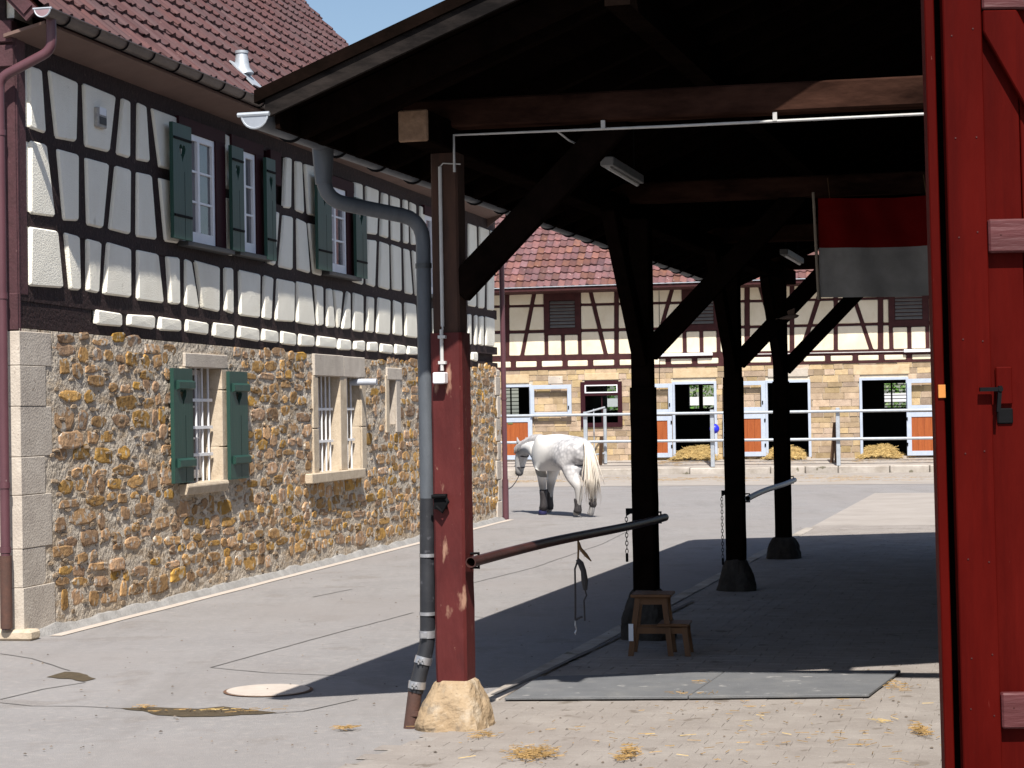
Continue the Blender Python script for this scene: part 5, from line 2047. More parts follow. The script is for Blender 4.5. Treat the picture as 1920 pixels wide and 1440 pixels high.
# inside: dark boxes with openings at the back
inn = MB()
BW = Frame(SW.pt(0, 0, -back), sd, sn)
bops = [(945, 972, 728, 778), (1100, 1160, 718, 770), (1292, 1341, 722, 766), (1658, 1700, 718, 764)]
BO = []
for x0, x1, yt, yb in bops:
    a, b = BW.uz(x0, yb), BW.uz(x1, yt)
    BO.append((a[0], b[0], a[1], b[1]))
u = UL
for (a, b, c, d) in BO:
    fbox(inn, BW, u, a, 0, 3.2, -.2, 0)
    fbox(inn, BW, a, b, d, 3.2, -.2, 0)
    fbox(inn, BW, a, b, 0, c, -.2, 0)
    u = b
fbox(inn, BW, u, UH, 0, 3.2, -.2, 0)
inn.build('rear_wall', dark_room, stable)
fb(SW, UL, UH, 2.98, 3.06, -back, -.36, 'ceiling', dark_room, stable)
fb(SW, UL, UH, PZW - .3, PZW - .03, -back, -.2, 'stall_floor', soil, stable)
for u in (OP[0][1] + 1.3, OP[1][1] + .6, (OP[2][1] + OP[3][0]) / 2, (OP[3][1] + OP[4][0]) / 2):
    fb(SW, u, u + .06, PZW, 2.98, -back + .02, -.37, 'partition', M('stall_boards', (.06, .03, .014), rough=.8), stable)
# bars and glimpses at the back windows
for i, (a, b, c, d) in enumerate(BO):
    mb = MB()
    if i in (0, 3):
        for k in range(7):
            zz_ = c + (d - c) * (k + .5) / 7
            fbox(mb, BW, a, b, zz_ - .012, zz_ + .012, .0, .02)
        fbox(mb, BW, a + (b - a) * (.45 if i == 0 else .3), a + (b - a) * (.45 if i == 0 else .3) + .05, c, d, .02, .04)
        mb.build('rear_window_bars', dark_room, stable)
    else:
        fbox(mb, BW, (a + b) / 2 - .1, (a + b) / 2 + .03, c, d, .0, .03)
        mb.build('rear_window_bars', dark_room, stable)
# straw heaps in the boxes
for i, lab in ((2, 'golden straw heap in the stable doorway beside the railing post with the blue ball'), (3, 'golden straw heap in the stable doorway behind the farthest shed post'), (4, 'golden straw heap in the stable doorway nearest the barn door')):
    a, b, c, d = OP[i]
    mb = MB()
    nx_, ny_ = 26, 16
    for ix in range(nx_ + 1):
        for iy in range(ny_ + 1):
            s_, t_ = ix / nx_, iy / ny_
            hgt = .33 * math.sin(math.pi * min(1, max(0, s_ * 1.02))) ** .6 * math.sin(math.pi * (t_ * .9 + .05)) * (1 + .35 * nz((s_ * 4 + i, t_ * 4, 0))) * (.55 if i == 4 and s_ > .8 else 1)
            uu = a - .02 + (b - a + .02) * s_ * (.82 if i > 2 else 1)
            mb.v.append(tuple(SW.pt(uu, PZW - .02 + hgt + random.uniform(-.02, .03), .28 - 1.5 * t_)))
    for ix in range(nx_):
        for iy in range(ny_):
            q_ = ix * (ny_ + 1) + iy
            mb.f.append((q_, q_ + ny_ + 1, q_ + ny_ + 2, q_ + 1))
    hp_ = list(mb.v)
    for v in hp_:
        for _ in range(5):
            p = V(v) + V((random.gauss(0, .06), random.gauss(0, .06), random.uniform(-.01, .03)))
            d_ = V((random.uniform(-1, 1), random.uniform(-1, 1), random.uniform(-.4, .5))).normalized() * random.uniform(.04, .10)
            s_ = V((0, 0, .008))
            mb.add([p - d_ - s_, p + d_ - s_, p + d_ + s_, p - d_ + s_], [(0, 1, 2, 3)])
    tag(mb.build('straw_heap', straw_pale, recalc=False), lab, 'straw heap', 'straw heaps in the stable doorways', 'stuff')


# --- doors
def dframe(u0, u1, z0, z1, parent, name='door_frame', t=.09, o0=.0, o1=.055, sill=True):
    mb_ = MB()
    fbox(mb_, SW, u0, u0 + t, z0, z1, o0, o1)
    fbox(mb_, SW, u1 - t, u1, z0, z1, o0, o1)
    fbox(mb_, SW, u0 + t, u1 - t, z1 - t, z1, o0, o1)
    if sill:
        fbox(mb_, SW, u0 + t, u1 - t, z0, z0 + t, o0, o1)
    return mb_.build(name, blue_frame, parent, bevel=.004)


def spx(x, y):
    return SW.uz(x, y)


def lower_leaf(x0, x1, yt, yb, o_, left=False):
    a, b = spx(x0, yb), spx(x1, yt)
    f_ = dframe(a[0], b[0], a[1], b[1], stable, 'lower_door', .13, o_, o_ + .05)
    u0, u1, z0, z1 = a[0] + .125, b[0] - .125, a[1] + .125, b[1] - .125
    n_ = 5
    for i_ in range(n_):
        fb(SW, u0 + (u1 - u0) * i_ / n_, u0 + (u1 - u0) * (i_ + 1) / n_ - .004, z0, z1, o_ + .01, o_ + .03, 'door_board', orange_wood, f_)
    for zq in (z0 + .15, z1 - .1):
        fb(SW, (a[0] - .01) if not left else b[0] - .03, (a[0] + .03) if not left else b[0] + .01, zq, zq + .09, o_ + .05, o_ + .07, 'hinge', iron, f_)
    return f_


def upper_leaf(x0, x1, yt, yb, o_):
    a, b = spx(x0, yb), spx(x1, yt)
    f_ = dframe(a[0], b[0], a[1], b[1], stable, 'upper_door', .12, o_, o_ + .05)
    fb(SW, b[0] - .10, b[0] - .07, a[1] + .2, a[1] + .3, o_ + .05, o_ + .07, 'latch', iron, f_)
    return f_


for i in (0, 2, 3, 4):
    a, b, c, d = OP[i]
    dframe(a - .02, b + .02, c - .02 if i else PZW, d + .02, stable, 'door_frame', .075, -.03, .04, sill=False)
    fb(SW, a, b, PZW - .04, PZW + .025, -.3, .05, 'threshold', dressed, stable)
lf = lower_leaf(944, 999, 783, 862, .05)
pl_a = spx(957, 793)
fb(SW, pl_a[0] - .06, pl_a[0] + .09, pl_a[1] - .04, pl_a[1] + .04, .081, .09, 'name_plate', green_plate, lf)
upper_leaf(997, 1073, 721, 781, .12)
upper_leaf(1196, 1262, 719, 776, .12)
lower_leaf(1196, 1261, 780, 858, .10, True)
upper_leaf(1358, 1436, 714, 772, .12)
lower_leaf(1358, 1436, 776, 856, .10, True)
upper_leaf(1702, 1778, 709, 768, .12)
lower_leaf(1702, 1778, 772, 854, .10)
# maroon window
a, b, c, d = OP[1]
wf = MB()
fbox(wf, SW, a - .05, a + .08, c, d, -.1, .04)
fbox(wf, SW, b - .08, b + .05, c, d, -.1, .04)
fbox(wf, SW, a + .08, b - .08, d - .09, d + .03, -.1, .04)
fbox(wf, SW, a - .05, b + .05, c - .1, c + .03, -.1, .05)
zm = spx(1128, 738)[1]
fbox(wf, SW, a + .08, b - .08, zm - .06, zm + .02, -.1, .04)
wfo = wf.build('window', maroon, stable)
tr = MB()
for (p, q_, r, s_) in ((a + .08, b - .08, zm + .02, zm + .05), (a + .08, b - .08, d - .12, d - .09), (a + .08, a + .11, zm + .05, d - .12), (b - .11, b - .08, zm + .05, d - .12)):
    fbox(tr, SW, p, q_, r, s_, -.02, .05)
tr.build('transom_frame', white_paint, wfo)
clear = bpy.data.materials.new('clear_glass')
clear.use_nodes = True
cb = clear.node_tree.nodes['Principled BSDF']
cb.inputs['Base Color'].default_value = (.55, .6, .6, 1)
cb.inputs['Transmission Weight'].default_value = 1
cb.inputs['Roughness'].default_value = .02
cb.inputs['IOR'].default_value = 1.1
fb(SW, a + .08, b - .08, c + .03, zm - .06, -.06, -.052, 'pane', clear, wfo)
fb(SW, a + .08, b - .08, zm + .02, d - .09, -.06, -.052, 'pane', clear, wfo)
fb(SW, (a + b) / 2 - .01, (a + b) / 2 + .02, c + .03, zm - .06, -.05, -.02, 'mullion', maroon, wfo)

# --- upper storey
lE = SW.line([(943, 546), (1537, 527)])
l1t, l1b = SW.line([(943, 572.5), (1480, 561)]), SW.line([(943, 576.5), (1480, 565)])
l2t, l2b = SW.line([(943, 620.5), (1480, 609)]), SW.line([(943, 625.5), (1480, 613.5)])
l3t, l3b = SW.line([(943, 668), (1750, 654)]), SW.line([(943, 678), (1750, 663.5)])
l4t = SW.line([(943, 690), (1750, 674)])
ub = MB()
fbox(ub, SW, UL, UH, ZS + .005, lE(6) + .55, -.5, -.03)
uw = ub.build('upper_wall', timber_far, stable)


def long_timber(ft, fbm, o_):
    mb_ = MB()
    fpoly(mb_, SW, [(UL, fbm(UL)), (UH, fbm(UH)), (UH, ft(UH)), (UL, ft(UL))], -.05, o_)
    mb_.build('timber_beam', timber_far, uw)


long_timber(lambda u: lE(u) + .25, lambda u: lE(u) - .02, .012)
long_timber(l1t, l1b, .010)
long_timber(l2t, l2b, .011)
long_timber(l3t, l3b, .016)
long_timber(l4t, lambda u: lS(u) - .0, .020)
HAT = [(1021, 1090, 628), (1280, 1350, 621), (1667, 1742, 613)]
hat = []
for x0, x1, yb in HAT:
    a, b = spx(x0, yb), spx(x1, yb)
    hat.append((a[0], b[0], a[1]))
# members as (x top, x bottom, width px) from eave to sill beam, in order; hatches stand between members
mem = [(951, 951, 8), (1003, 979, 7), (1106, 1136, 7), (1156, 1156, 8), (1262, 1226, 7), (1401, 1401, 9), (1424, 1461, 8), (1485, 1485, 8), (1545, 1503, 8), (1567, 1567, 7), (1590, 1634, 7), (1651, 1651, 9)]
lines_u = []
for xt, xb, wpx in mem:
    a, b = SW.ul(xt, lE), SW.ul(xb, l3t)
    hw2 = wpx / 64 / 2
    lines_u.append((a, b, hw2))
    mb = MB()
    fpoly(mb, SW, [(b - hw2, l3t(b) - .02), (b + hw2, l3t(b) - .02), (a + hw2, lE(a) + .02), (a - hw2, lE(a) + .02)], -.05, .018 + random.uniform(-.002, .003))
    mb.build('timber_post', timber_far, uw)
for (a, b, zb2) in hat:
    for q_ in (a + .05, (a + b) / 2, b - .05):
        mb = MB()
        fpoly(mb, SW, [(q_ - .05, l3t(q_) - .02), (q_ + .05, l3t(q_) - .02), (q_ + .05, zb2 + .02), (q_ - .05, zb2 + .02)], -.05, .017)
        mb.build('timber_post', timber_far, uw)
    fr_ = MB()
    zt_ = lE(a) - .02
    fbox(fr_, SW, a, a + .17, zb2, zt_, -.05, .05)
    fbox(fr_, SW, b - .17, b, zb2, zt_, -.05, .05)
    fbox(fr_, SW, a + .17, b - .17, zt_ - .3, zt_, -.05, .05)
    fbox(fr_, SW, a + .17, b - .17, zb2, zb2 + .18, -.05, .05)
    fbox(fr_, SW, a + .17, b - .17, zb2 + .18, zt_ - .3, -.05, -.02)
    fo_ = fr_.build('louvre_hatch', timber_far, stable)
    z0_, z1_ = zb2 + .19, zt_ - .32
    n_ = 8
    for i in range(n_):
        zc = z0_ + (z1_ - z0_) * (i + .5) / n_
        hh = (z1_ - z0_) / n_
        mb = MB()
        mb.prism([SW.pt(a + .18, zc - hh * .38, .045), SW.pt(a + .18, zc + hh * .32, -.005), SW.pt(a + .18, zc + hh * .38, -.0), SW.pt(a + .18, zc - hh * .28, .05)], sd * (b - a - .36))
        mb.build('slat', louvre_m, fo_)
# plaster fields, cut between the members (quads per band)
edges = [(-8, -8, .0)] + lines_u + [(17, 17, 0)]


def at_z(e, f):
    """where member e crosses a level line f"""
    a, b, h = e
    za, zb2 = lE(a), l3t(b)
    z_ = f(b)
    t_ = (z_ - zb2) / (za - zb2)
    return b + (a - b) * t_


extra = []
for (a, b, zb2) in hat:
    extra.append((a, zb2))
for (ft, fbm) in ((lE, l1t), (l1b, l2t), (l2b, l3t)):
    for e, f in zip(edges, edges[1:]):
        lo_t, hi_t = at_z(e, ft) + e[2], at_z(f, ft) - f[2]
        lo_b, hi_b = at_z(e, fbm) + e[2], at_z(f, fbm) - f[2]
        segs = [(lo_t, hi_t, lo_b, hi_b)]
        for (a, b, zb2) in hat:
            if lo_t < a and b < hi_t:
                if fbm is l3t:
                    pass
                segs = [(lo_t, a, lo_b, a), (b, hi_t, b, hi_b)]
                if fbm is l3t:
                    segs += [(a + .1, (a + b) / 2 - .05, a + .1, (a + b) / 2 - .05), ((a + b) / 2 + .05, b - .1, (a + b) / 2 + .05, b - .1)]
        for k, (p, q_, r, s_) in enumerate(segs):
            if q_ - p < .04 and s_ - r < .04:
                continue
            q_, s_ = max(q_, p + .005), max(s_, r + .005)
            top = ft
            zt2 = None
            if k >= 2:
                zt2 = [h_[2] for h_ in hat if h_[0] < (p + q_) / 2 < h_[1]][0] - .01
            pl = [(r, fbm(r)), (s_, fbm(s_)), (q_, zt2 or ft(q_)), (p, zt2 or ft(p))]
            if pl[0][0] > 13.5 or pl[1][0] < -2:
                pass
            mb = MB()
            pillow(mb, SW, pl, -.04, .024, ch=.02, r=.03, k=3, jit=.004)
            mb.build('plaster_panel', plaster_far, uw)
seps = [914, 962.5, 1011, 1059.5, 1107, 1156.5, 1205, 1253, 1302.5, 1352, 1401, 1450.5, 1501, 1552, 1603.5, 1652.5, 1704.5, 1756]
for i, (xa, xb) in enumerate(zip(seps, seps[1:])):
    a, b = SW.ul(xa, l3b) + .075, SW.ul(xb, l3b) - .075
    mb = MB()
    pillow(mb, SW, [(a, l4t(a)), (b, l4t(b)), (b, l3b(b)), (a, l3b(a))], -.04, .03, ch=.02, r=.03, k=3, jit=.004)
    mb.build('plaster_panel', plaster_far, uw)
    mb = MB()
    fbox(mb, SW, b + .005, b + .145, l4t(b) - .02, l3b(b) + .02, -.05, .022)
    mb.build('timber_post', timber_far, uw)
# white strip lamps and cable on the facade
for (xa, xb, y) in ((1239, 1337, 666), (1695, 1756, 658)):
    a, b = spx(xa, y), spx(xb, y)
    fb(SW, a[0], b[0], a[1] - .045, a[1] + .04, .03, .14, 'strip_lamp', white_paint, stable, bevel=.01)
mb = MB()
mb.tube([SW.pt(*spx(1400, 664.5), .05), SW.pt(*spx(1695, 659), .05)], .014, 6)
mb.build('cable', conduit_m, stable)
mb = MB()
for x in (1235, 1237):
    pass
mb.tube([SW.pt(*spx(1236, 545), .03), SW.pt(*spx(1237, 660), .03), SW.pt(*spx(1237, 722), .05)], .008, 5)
mb.build('lightning_wire', iron, stable)
# --- stable roof
SO = 1.02
lSE = SW.line([(943, 541), (1537, 523)], SO)
ZSE = lSE(6)
sp2 = math.radians(44)
ss = (-sn * math.cos(sp2) + V((0, 0, math.sin(sp2))))
sno = (sn * math.sin(sp2) + V((0, 0, math.cos(sp2))))
ES = SW.pt(0, ZSE + .02, SO)
mb = MB()
mb.box(ES + sd * UL - sno * .14, sd * (UH - UL), ss * 6.0, sno * .10)
sro = mb.build('roof', timber_far, stable)
mb = MB()
mb.prism([SW.pt(UL, ZSE - .02, SO + .02), SW.pt(UL, ZSE - .10, SO + .02), SW.pt(UL, ZSE - .13, -.03), SW.pt(UL, ZSE - .05, -.03)], sd * (UH - UL))
mb.build('eave_board', timber_far, sro)
mb = MB()
mb.beam(SW.pt(UL, ZSE + .015, SO + .05), SW.pt(UH, ZSE + .015, SO + .05), sn * .012, V((0, 0, .012)))
mb.build('eave_flashing', galvanised, sro)


def near_s(P, r, c):
    x, y, d = proj(P)
    return (0 if 935 < x < 1335 and y > 395 and not (1110 < x < 1165 and y < 520) else 1000) + r


tile_roof(sro, ES + sno * .0, sd, ss, sno, UL, UH, 6.0, .21, .30, tile_far, near_s, 295)
mb = MB()
mb.tube([SW.pt(*spx(1240, 470), .3) + V((0, 0, .0)), SW.pt(*spx(1237, 540), .9)], .01, 5)

# --- galvanised railing on the kerb
KR_ = Frame(KZ.pt(0, 0, -.2), sd, sn)
rl = thing('railing', KR_.pt(5, .2), 'galvanised pipe railing along the stable pavement', 'railing')
for ya, yb in ((780, 768), (830, 821)):
    a, b = KR_.uz(948, ya), KR_.uz(1780, yb)
    mb = MB()
    s_ = (b[1] - a[1]) / (b[0] - a[0])
    mb.tube([KR_.pt(a[0] - 3, a[1] - 3 * s_, .0), KR_.pt(b[0] + 2, b[1] + 2 * s_, .0)], .042, 10)
    mb.build('rail', galvanised, rl, smooth=True)
zr = KR_.uz(1100, 776)[1]
for x, wpx, lab in ((1097, 7, 0), (1335, 7, 0), (1571, 8, 0)):
    uu = KR_.ux(x, 1.0)
    mb = MB()
    fbox(mb, KR_, uu - .055, uu + .055, .20, zr + .06, -.13, -.045)
    mb.build('post', galvanised, rl, bevel=.01)
# gate leaf folded at the first post
ga, gb = KR_.ux(1097, 1, -.15), KR_.ux(1127, 1, -.15)
gt_ = thing('gate', KR_.pt(ga, .25, -.2), 'narrow galvanised gate frame standing ajar at the railing by the maroon window', 'gate')
q0, q1 = KR_.pt(ga, 0, -.14), KR_.pt(gb, 0, -.75)
for zq in (.55, zr + .12):
    mb = MB()
    mb.tube([q0 + V((0, 0, zq - (.10 if zq > 1 else 0))), q1 + V((0, 0, zq + .06))], .028, 8)
    mb.build('gate_rail', galvanised, gt_, smooth=True)
for t_, rr in ((0.45, .018), (1, .05)):
    mb = MB()
    c_ = q0.lerp(q1, t_)
    mb.tube([c_ + V((0, 0, .32 if t_ == 1 else .58)), c_ + V((0, 0, zr + .14))], rr, 8)
    mb.build('gate_bar', galvanised, gt_, smooth=True)
# leaning dark boards by two posts
for x, wpx, hh, lab in ((1120, .12, .85, 'dark brown board leaning behind the gate of the railing'), (1561, .13, 1.15, 'dark brown board leaning against the railing post nearest the barn door')):
    a = KR_.pt(KR_.ux(x, .8), .26, -.62)
    bo = thing('leaning_board', a, lab, 'board', 'boards leaning at the railing')
    for dx in (-.04, .09) if hh > 1 else (0.,):
        mb = MB()
        mb.beam(a + sd * (dx - .05), a + sd * (dx * .3 + .06) + sn * .30 + V((0, 0, hh * (1 if dx <= 0 else .9))), sd * .05, sn * .018)
        mb.build('plank', M('leaning_wood', (.06, .03, .018), (.10, .055, .03), rough=.85, bump=.2), bo)
# blue ball hung at the middle railing post
c_ = KR_.pt(KR_.ux(1339, 1.2, -.15), KR_.uz(1335, 804)[1], -.22)
bl = thing('blue_ball', c_, 'blue plastic ball hanging behind the middle railing post', 'ball')
mb = MB()
for j in range(9):
    pass
mb.tube([c_ + V((0, 0, .14 * math.cos(math.pi * j / 10))) for j in range(11)], [max(.004, .14 * math.sin(math.pi * j / 10)) for j in range(11)], 16)
mb.build('ball', blue_ball, bl, smooth='all')
mb = MB()
mb.tube([c_ + V((0, 0, .13)), c_ + V((0, .0, .42))], .008, 5)
mb.build('cord', iron, bl)

# --- beyond the stable: hedge and white fence seen through the back windows
hd = MB()
for _ in range(9000):
    p = SW.pt(random.uniform(-2, 14), random.uniform(.3, 3.2), -random.uniform(12, 14.5))
    s_ = random.uniform(.04, .10)
    n1 = V((random.gauss(0, 1), random.gauss(0, 1), random.gauss(0, 1))).normalized()
    n2 = n1.orthogonal().normalized()
    hd.add([p + n1 * s_, p + n2 * s_, p - n1 * s_, p - n2 * s_], [(0, 1, 2, 3)])
tag(hd.build('hedge', leaf_m, recalc=False), 'green hedge seen through the rear windows of the stable', 'hedge', kind='stuff')
BF = Frame(SW.pt(0, 0, -9.0), sd, sn)
wf_ = thing('white_fence', BF.pt(0, 0), 'white board fence behind the stable seen through its doorways', 'fence')
zf_ = BF.uz(1310, 752)[1]
mb = MB()
fbox(mb, BF, -2, 14, zf_ - .14, zf_ + .14, 0, .04)
mb.build('board', white_paint, wf_)
u = -2
while u < 14:
    fb(BF, u, u + .14, 0, zf_ + .05, -.1, -.002, 'post', white_paint, wf_)
    u += 1.3

# ================================================================== the grey horse
HS = 1.06
hd_ = V((-.50, .866, 0)).normalized()
hl_ = V((-hd_.y, hd_.x, 0))
HB = ground(1056, 967)
horse_coat = bpy.data.materials.new('grey_coat')
horse_coat.use_nodes = True
nt = horse_coat.node_tree
N, L = nt.nodes, nt.links
pb = N['Principled BSDF']
pb.inputs['Roughness'].default_value = .6
at = N.new('ShaderNodeAttribute')
at.attribute_name = 'coat'
vo = N.new('ShaderNodeTexVoronoi')
vo.inputs['Scale'].default_value = 15
tc = N.new('ShaderNodeTexCoord')
nzn = N.new('ShaderNodeTexNoise')
nzn.inputs['Scale'].default_value = 7
nzn.inputs['Detail'].default_value = 6
L.new(tc.outputs['Object'], vo.inputs['Vector'])
L.new(tc.outputs['Object'], nzn.inputs['Vector'])
m1 = N.new('ShaderNodeMath')
m1.operation = 'MULTIPLY'
L.new(vo.outputs['Distance'], m1.inputs[0])
L.new(nzn.outputs[0], m1.inputs[1])
rg = N.new('ShaderNodeMapRange')
rg.inputs[1].default_value, rg.inputs[2].default_value = .05, .4
L.new(m1.outputs[0], rg.inputs[0])
dm = N.new('ShaderNodeMix')
dm.data_type = 'RGBA'
dm.inputs[6].default_value = (.62, .61, .62, 1)
dm.inputs[7].default_value = (.33, .325, .34, 1)
L.new(rg.outputs[0], dm.inputs[0])
sepc = N.new('ShaderNodeSeparateColor')
L.new(at.outputs['Color'], sepc.inputs[0])
w1 = N.new('ShaderNodeMix')
w1.data_type = 'RGBA'
w1.inputs[6].default_value = (.74, .72, .70, 1)
L.new(sepc.outputs[0], w1.inputs[0])
L.new(dm.outputs[2], w1.inputs[7])
w2 = N.new('ShaderNodeMix')
w2.data_type = 'RGBA'
w2.inputs[7].default_value = (.075, .07, .075, 1)
L.new(sepc.outputs[1], w2.inputs[0])
L.new(w1.outputs[2], w2.inputs[6])
L.new(w2.outputs[2], pb.inputs['Base Color'])

horse = thing('horse', HB, 'grey white dappled horse with black leg boots walking away across the yard', 'horse')


def hpt(x, y, z_):
    return HB + (hd_ * x + hl_ * y) * HS + V((0, 0, z_ * HS))


# body as one continuous skin
hv, he, hr = [], [], []


def node(x, y, z_, rx, ry=None, parent=None):
    hv.append((x, y, z_))
    hr.append((rx, ry or rx))
    if parent is not None:
        he.append((parent, len(hv) - 1))
    return len(hv) - 1


pel = node(-.44, 0, 1.10, .34, .30)
but = node(-.66, 0, 1.08, .26, .25, pel)
node(-.77, 0, 1.06, .15, .16, but)
loin = node(-.14, 0, 1.09, .33, .31, pel)
bar_ = node(.14, 0, 1.06, .37, .34, loin)
che = node(.42, 0, 1.07, .37, .30, bar_)
sho = node(.62, 0, 1.08, .29, .25, che)
nk0 = node(.77, .01, 1.14, .245, .17, sho)
nk1 = node(.94, .03, 1.16, .20, .13, nk0)
nk2 = node(1.09, .05, 1.13, .165, .105, nk1)
pol = node(1.20, .06, 1.07, .145, .10, nk2)
hd0 = node(1.265, .065, .95, .135, .095, pol)
hd1 = node(1.30, .07, .82, .10, .075, hd0)
hd2 = node(1.325, .07, .71, .078, .066, hd1)
node(1.335, .07, .64, .062, .06, hd2)
wit = node(.40, 0, 1.34, .14, .09, che)


def fleg(side, dx):
    a = node(.50, side * .12, .82, .15, .12, che)
    b = node(.50 + dx * .3, side * .11, .64, .098, .085, a)
    c = node(.50 + dx * .6, side * .10, .46, .068, .064, b)
    d = node(.48 + dx * .9, side * .10, .30, .050, .048, c)
    e = node(.48 + dx, side * .10, .15, .054, .052, d)
    f = node(.52 + dx, side * .10, .075, .060, .058, e)
    node(.54 + dx, side * .10, .03, .068, .066, f)


def hleg(side, dx):
    a = node(-.50, side * .14, .86, .215, .15, pel)
    b = node(-.52 + dx * .2, side * .13, .68, .135, .10, a)
    c = node(-.70 + dx * .6, side * .10, .50, .075, .064, b)
    d = node(-.72 + dx * .9, side * .09, .32, .054, .05, c)
    e = node(-.69 + dx, side * .085, .16, .056, .053, d)
    f = node(-.64 + dx, side * .085, .08, .060, .058, e)
    node(-.62 + dx, side * .085, .03, .068, .066, f)


fleg(1, -.02)
fleg(-1, .12)
hleg(1, .08)
hleg(-1, -.10)
me = bpy.data.meshes.new('horse_body')
me.from_pydata(hv, he, [])
ho = bpy.data.objects.new('body', me)
sc.collection.objects.link(ho)
bm = bmesh.new()
bm.from_mesh(me)
skl = bm.verts.layers.skin.verify()
bm.verts.ensure_lookup_table()
for i, v in enumerate(bm.verts):
    v[skl].radius = hr[i]
    v[skl].use_root = (i == 0)
bm.to_mesh(me)
bm.free()
sm = ho.modifiers.new('skin', 'SKIN')
sm.use_smooth_shade = True
ho.modifiers.new('sub', 'SUBSURF').levels = 2
dg = bpy.context.evaluated_depsgraph_get()
me2 = bpy.data.meshes.new_from_object(ho.evaluated_get(dg))
bpy.data.objects.remove(ho)
ca = me2.color_attributes.new('coat', 'FLOAT_COLOR', 'POINT')
zmin = min(v.co.z for v in me2.vertices)
for v in me2.vertices:
    x, y, z_ = v.co
    dap = max(0, min(1, (.05 - x) / .35)) * max(0, min(1, (z_ - .45) / .3))
    dap = max(dap, .45 * max(0, min(1, (x - .8) / .2)))
    dark = 0
    if x > 1.18 and z_ < .80:
        dark = min(1, (.80 - z_) / .12)
    if z_ < .62 and x < 1.1:
        dark = max(dark, .6 * min(1, (.62 - z_) / .12))  # grey lower legs, coat colour also darkened for shade under the body
    if z_ < .07:
        dark = .75
    ca.data[v.index].color = (dap, dark, 0, 1)
    p = hpt(x, y, max(0.0, z_ - max(0, zmin) * 0))
    v.co = p
me2.materials.clear()
me2.materials.append(horse_coat)
me2.polygons.foreach_set('use_smooth', [True] * len(me2.polygons))
link('body', me2, horse)


def hair(name, strands, mat, parent):
    mb_ = MB()
    for pts_, r_ in strands:
        mb_.tube(pts_, r_, 5)
    return mb_.build(name, mat, parent, smooth='all')


tail_m = M('tail_hair', (.74, .67, .58), (.55, .49, .42), scale=18, rough=.7, bump=.3, stretch=(1, 1, .1))
st = []
for i in range(150):
    a, b = random.gauss(0, .036), random.gauss(0, .042)
    L_ = random.uniform(.62, 1.0)
    c_ = random.uniform(-.03, .05)
    st.append(([hpt(-.74, a * .35, 1.24), hpt(-.85, a * .7, 1.18), hpt(-.90 + b * .5, a * 1.1, .95), hpt(-.91 + b, a * 1.7 - .02, .65), hpt(-.88 + b * 1.3 + c_, a * 2.2 - .03, 1.2 - L_)], [.010, .011, .010, .008, .0015]))
hair('tail', st, tail_m, horse)
mane_m = M('mane_hair', (.42, .40, .40), (.25, .24, .25), scale=20, rough=.7, bump=.2)
st = []
for i in range(70):
    t_ = i / 69
    x = .58 + .66 * t_
    zt_ = 1.385 - .03 * t_ - max(0, t_ - .35) * .19
    yo = .0 + .065 * t_
    j = random.uniform(-.012, .012)
    st.append(([hpt(x, yo + j, zt_ - .05), hpt(x + .01, yo + .06 + j, zt_ - .02), hpt(x + .01, yo + .135, zt_ - .10), hpt(x + .0, yo + .15 + j, zt_ - .20 + j)], [.012, .016, .014, .003]))
hair('mane', st, mane_m, horse)
for sg in (1, -1):
    mb = MB()
    b0 = hpt(1.20, .06 + sg * .06, 1.19)
    mb.tube([b0, b0 + (hd_ * .02 + hl_ * sg * .03) + V((0, 0, .06)), b0 + (hd_ * .05 + hl_ * sg * .03) + V((0, 0, .14))], [.03, .032, .004], 8)
    mb.build('ear', mane_m, horse, smooth='all')
    mb = MB()
    ec = hpt(1.30, .065 + sg * .085, .95)
    mb.tube([ec + V((0, 0, .02)), ec, ec - V((0, 0, .02))], [.004, .02, .004], 8)
    mb.build('eye', leather, horse, smooth='all')
br_ = MB()


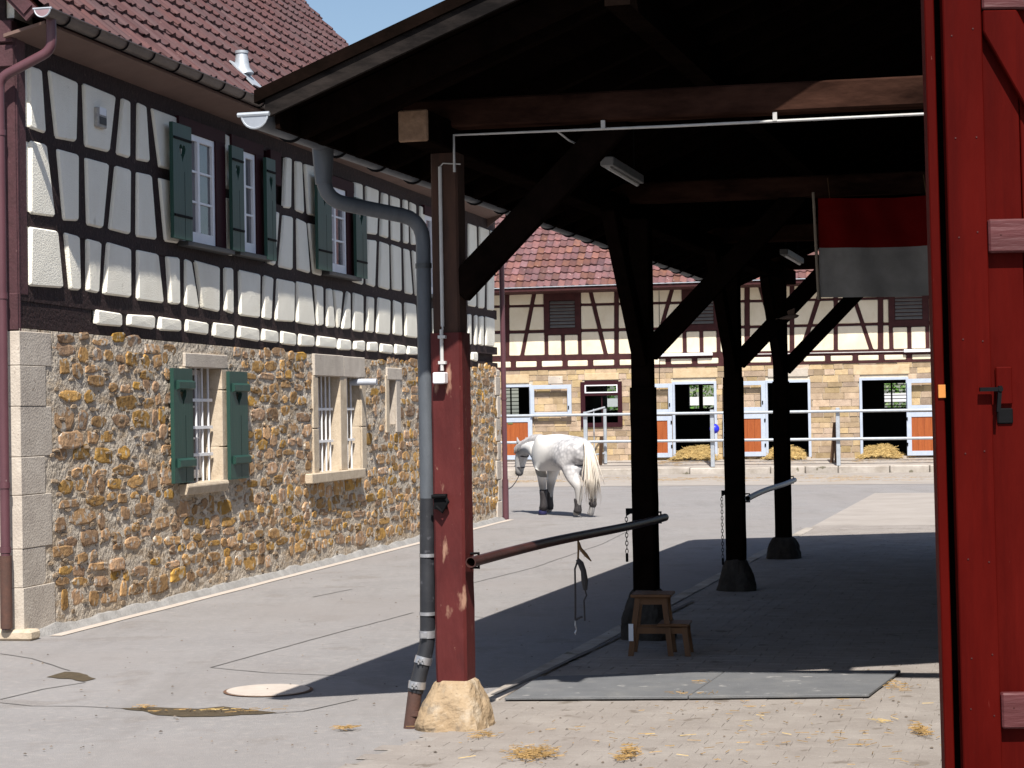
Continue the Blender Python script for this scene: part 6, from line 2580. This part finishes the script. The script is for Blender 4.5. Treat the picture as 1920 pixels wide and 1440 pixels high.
def loop(x, y, z_, rx, ry, dirv):
    pts_ = []
    t1 = V((dirv[0], 0, dirv[1])).normalized()
    n_ = V((-t1.z, 0, t1.x))
    for k_ in range(15):
        a_ = 2 * math.pi * k_ / 14
        q_ = V((x, y, z_)) + n_ * (rx * math.cos(a_)) + V((0, 1, 0)) * (ry * math.sin(a_))
        pts_.append(hpt(*q_))
    br_.tube(pts_, .012, 5, cap=False)


loop(1.305, .07, .81, .098, .078, (.2, -1))
loop(1.235, .06, 1.02, .142, .10, (.3, -1))
for sg in (1, -1):
    br_.tube([hpt(1.235, .06 + sg * .098, 1.03), hpt(1.275, .065 + sg * .092, .93), hpt(1.305, .07 + sg * .076, .81), hpt(1.33, .07 + sg * .066, .68)], .012, 5)
br_.build('bridle', leather, horse)
# boots on the legs
for (x, y, za, zb2, r_) in ((.47, .10, .10, .43, .066), (.60, -.10, .10, .43, .066), (-.615, .087, .09, .31, .064), (-.81, -.087, .21, .31, .064)):
    mb = MB()
    n_ = 6
    mb.tube([hpt(x + (.02 if k == 0 else 0), y, za + (zb2 - za) * k / n_) for k in range(n_ + 1)], [r_ * 1.15, r_ * 1.1, r_, r_ * .95, r_ * .98, r_ * 1.07, r_ * 1.07], 12)
    mb.build('leg_boot', leather, horse, smooth='all')
mb = MB()
mb.tube([hpt(.51, .10, .0), hpt(.51, .10, .05), hpt(.48, .10, .12)], [.078, .078, .062], 12)
mb.build('bell_boot', M('blue_boot', (.018, .018, .08), rough=.6), horse, smooth='all')
# lead rein hanging from the bit to beyond the house corner
ma = hpt(1.33, .07, .66)
lead = MB()
eb = HW.pt(UE + .5, 1.0, -.35)
pts = []
for k in range(15):
    t_ = k / 14
    p = ma.lerp(eb, t_)
    p.z = ma.z * (1 - t_) + 1.05 * t_ - 1.15 * t_ * (1 - t_) - .10 * math.sin(math.pi * t_)
    pts.append(p)
lead.tube(pts, .009, 6)
tag(lead.build('lead_rein', leather), 'thin dark lead rein sagging from the horse bit to the house corner', 'lead rein')
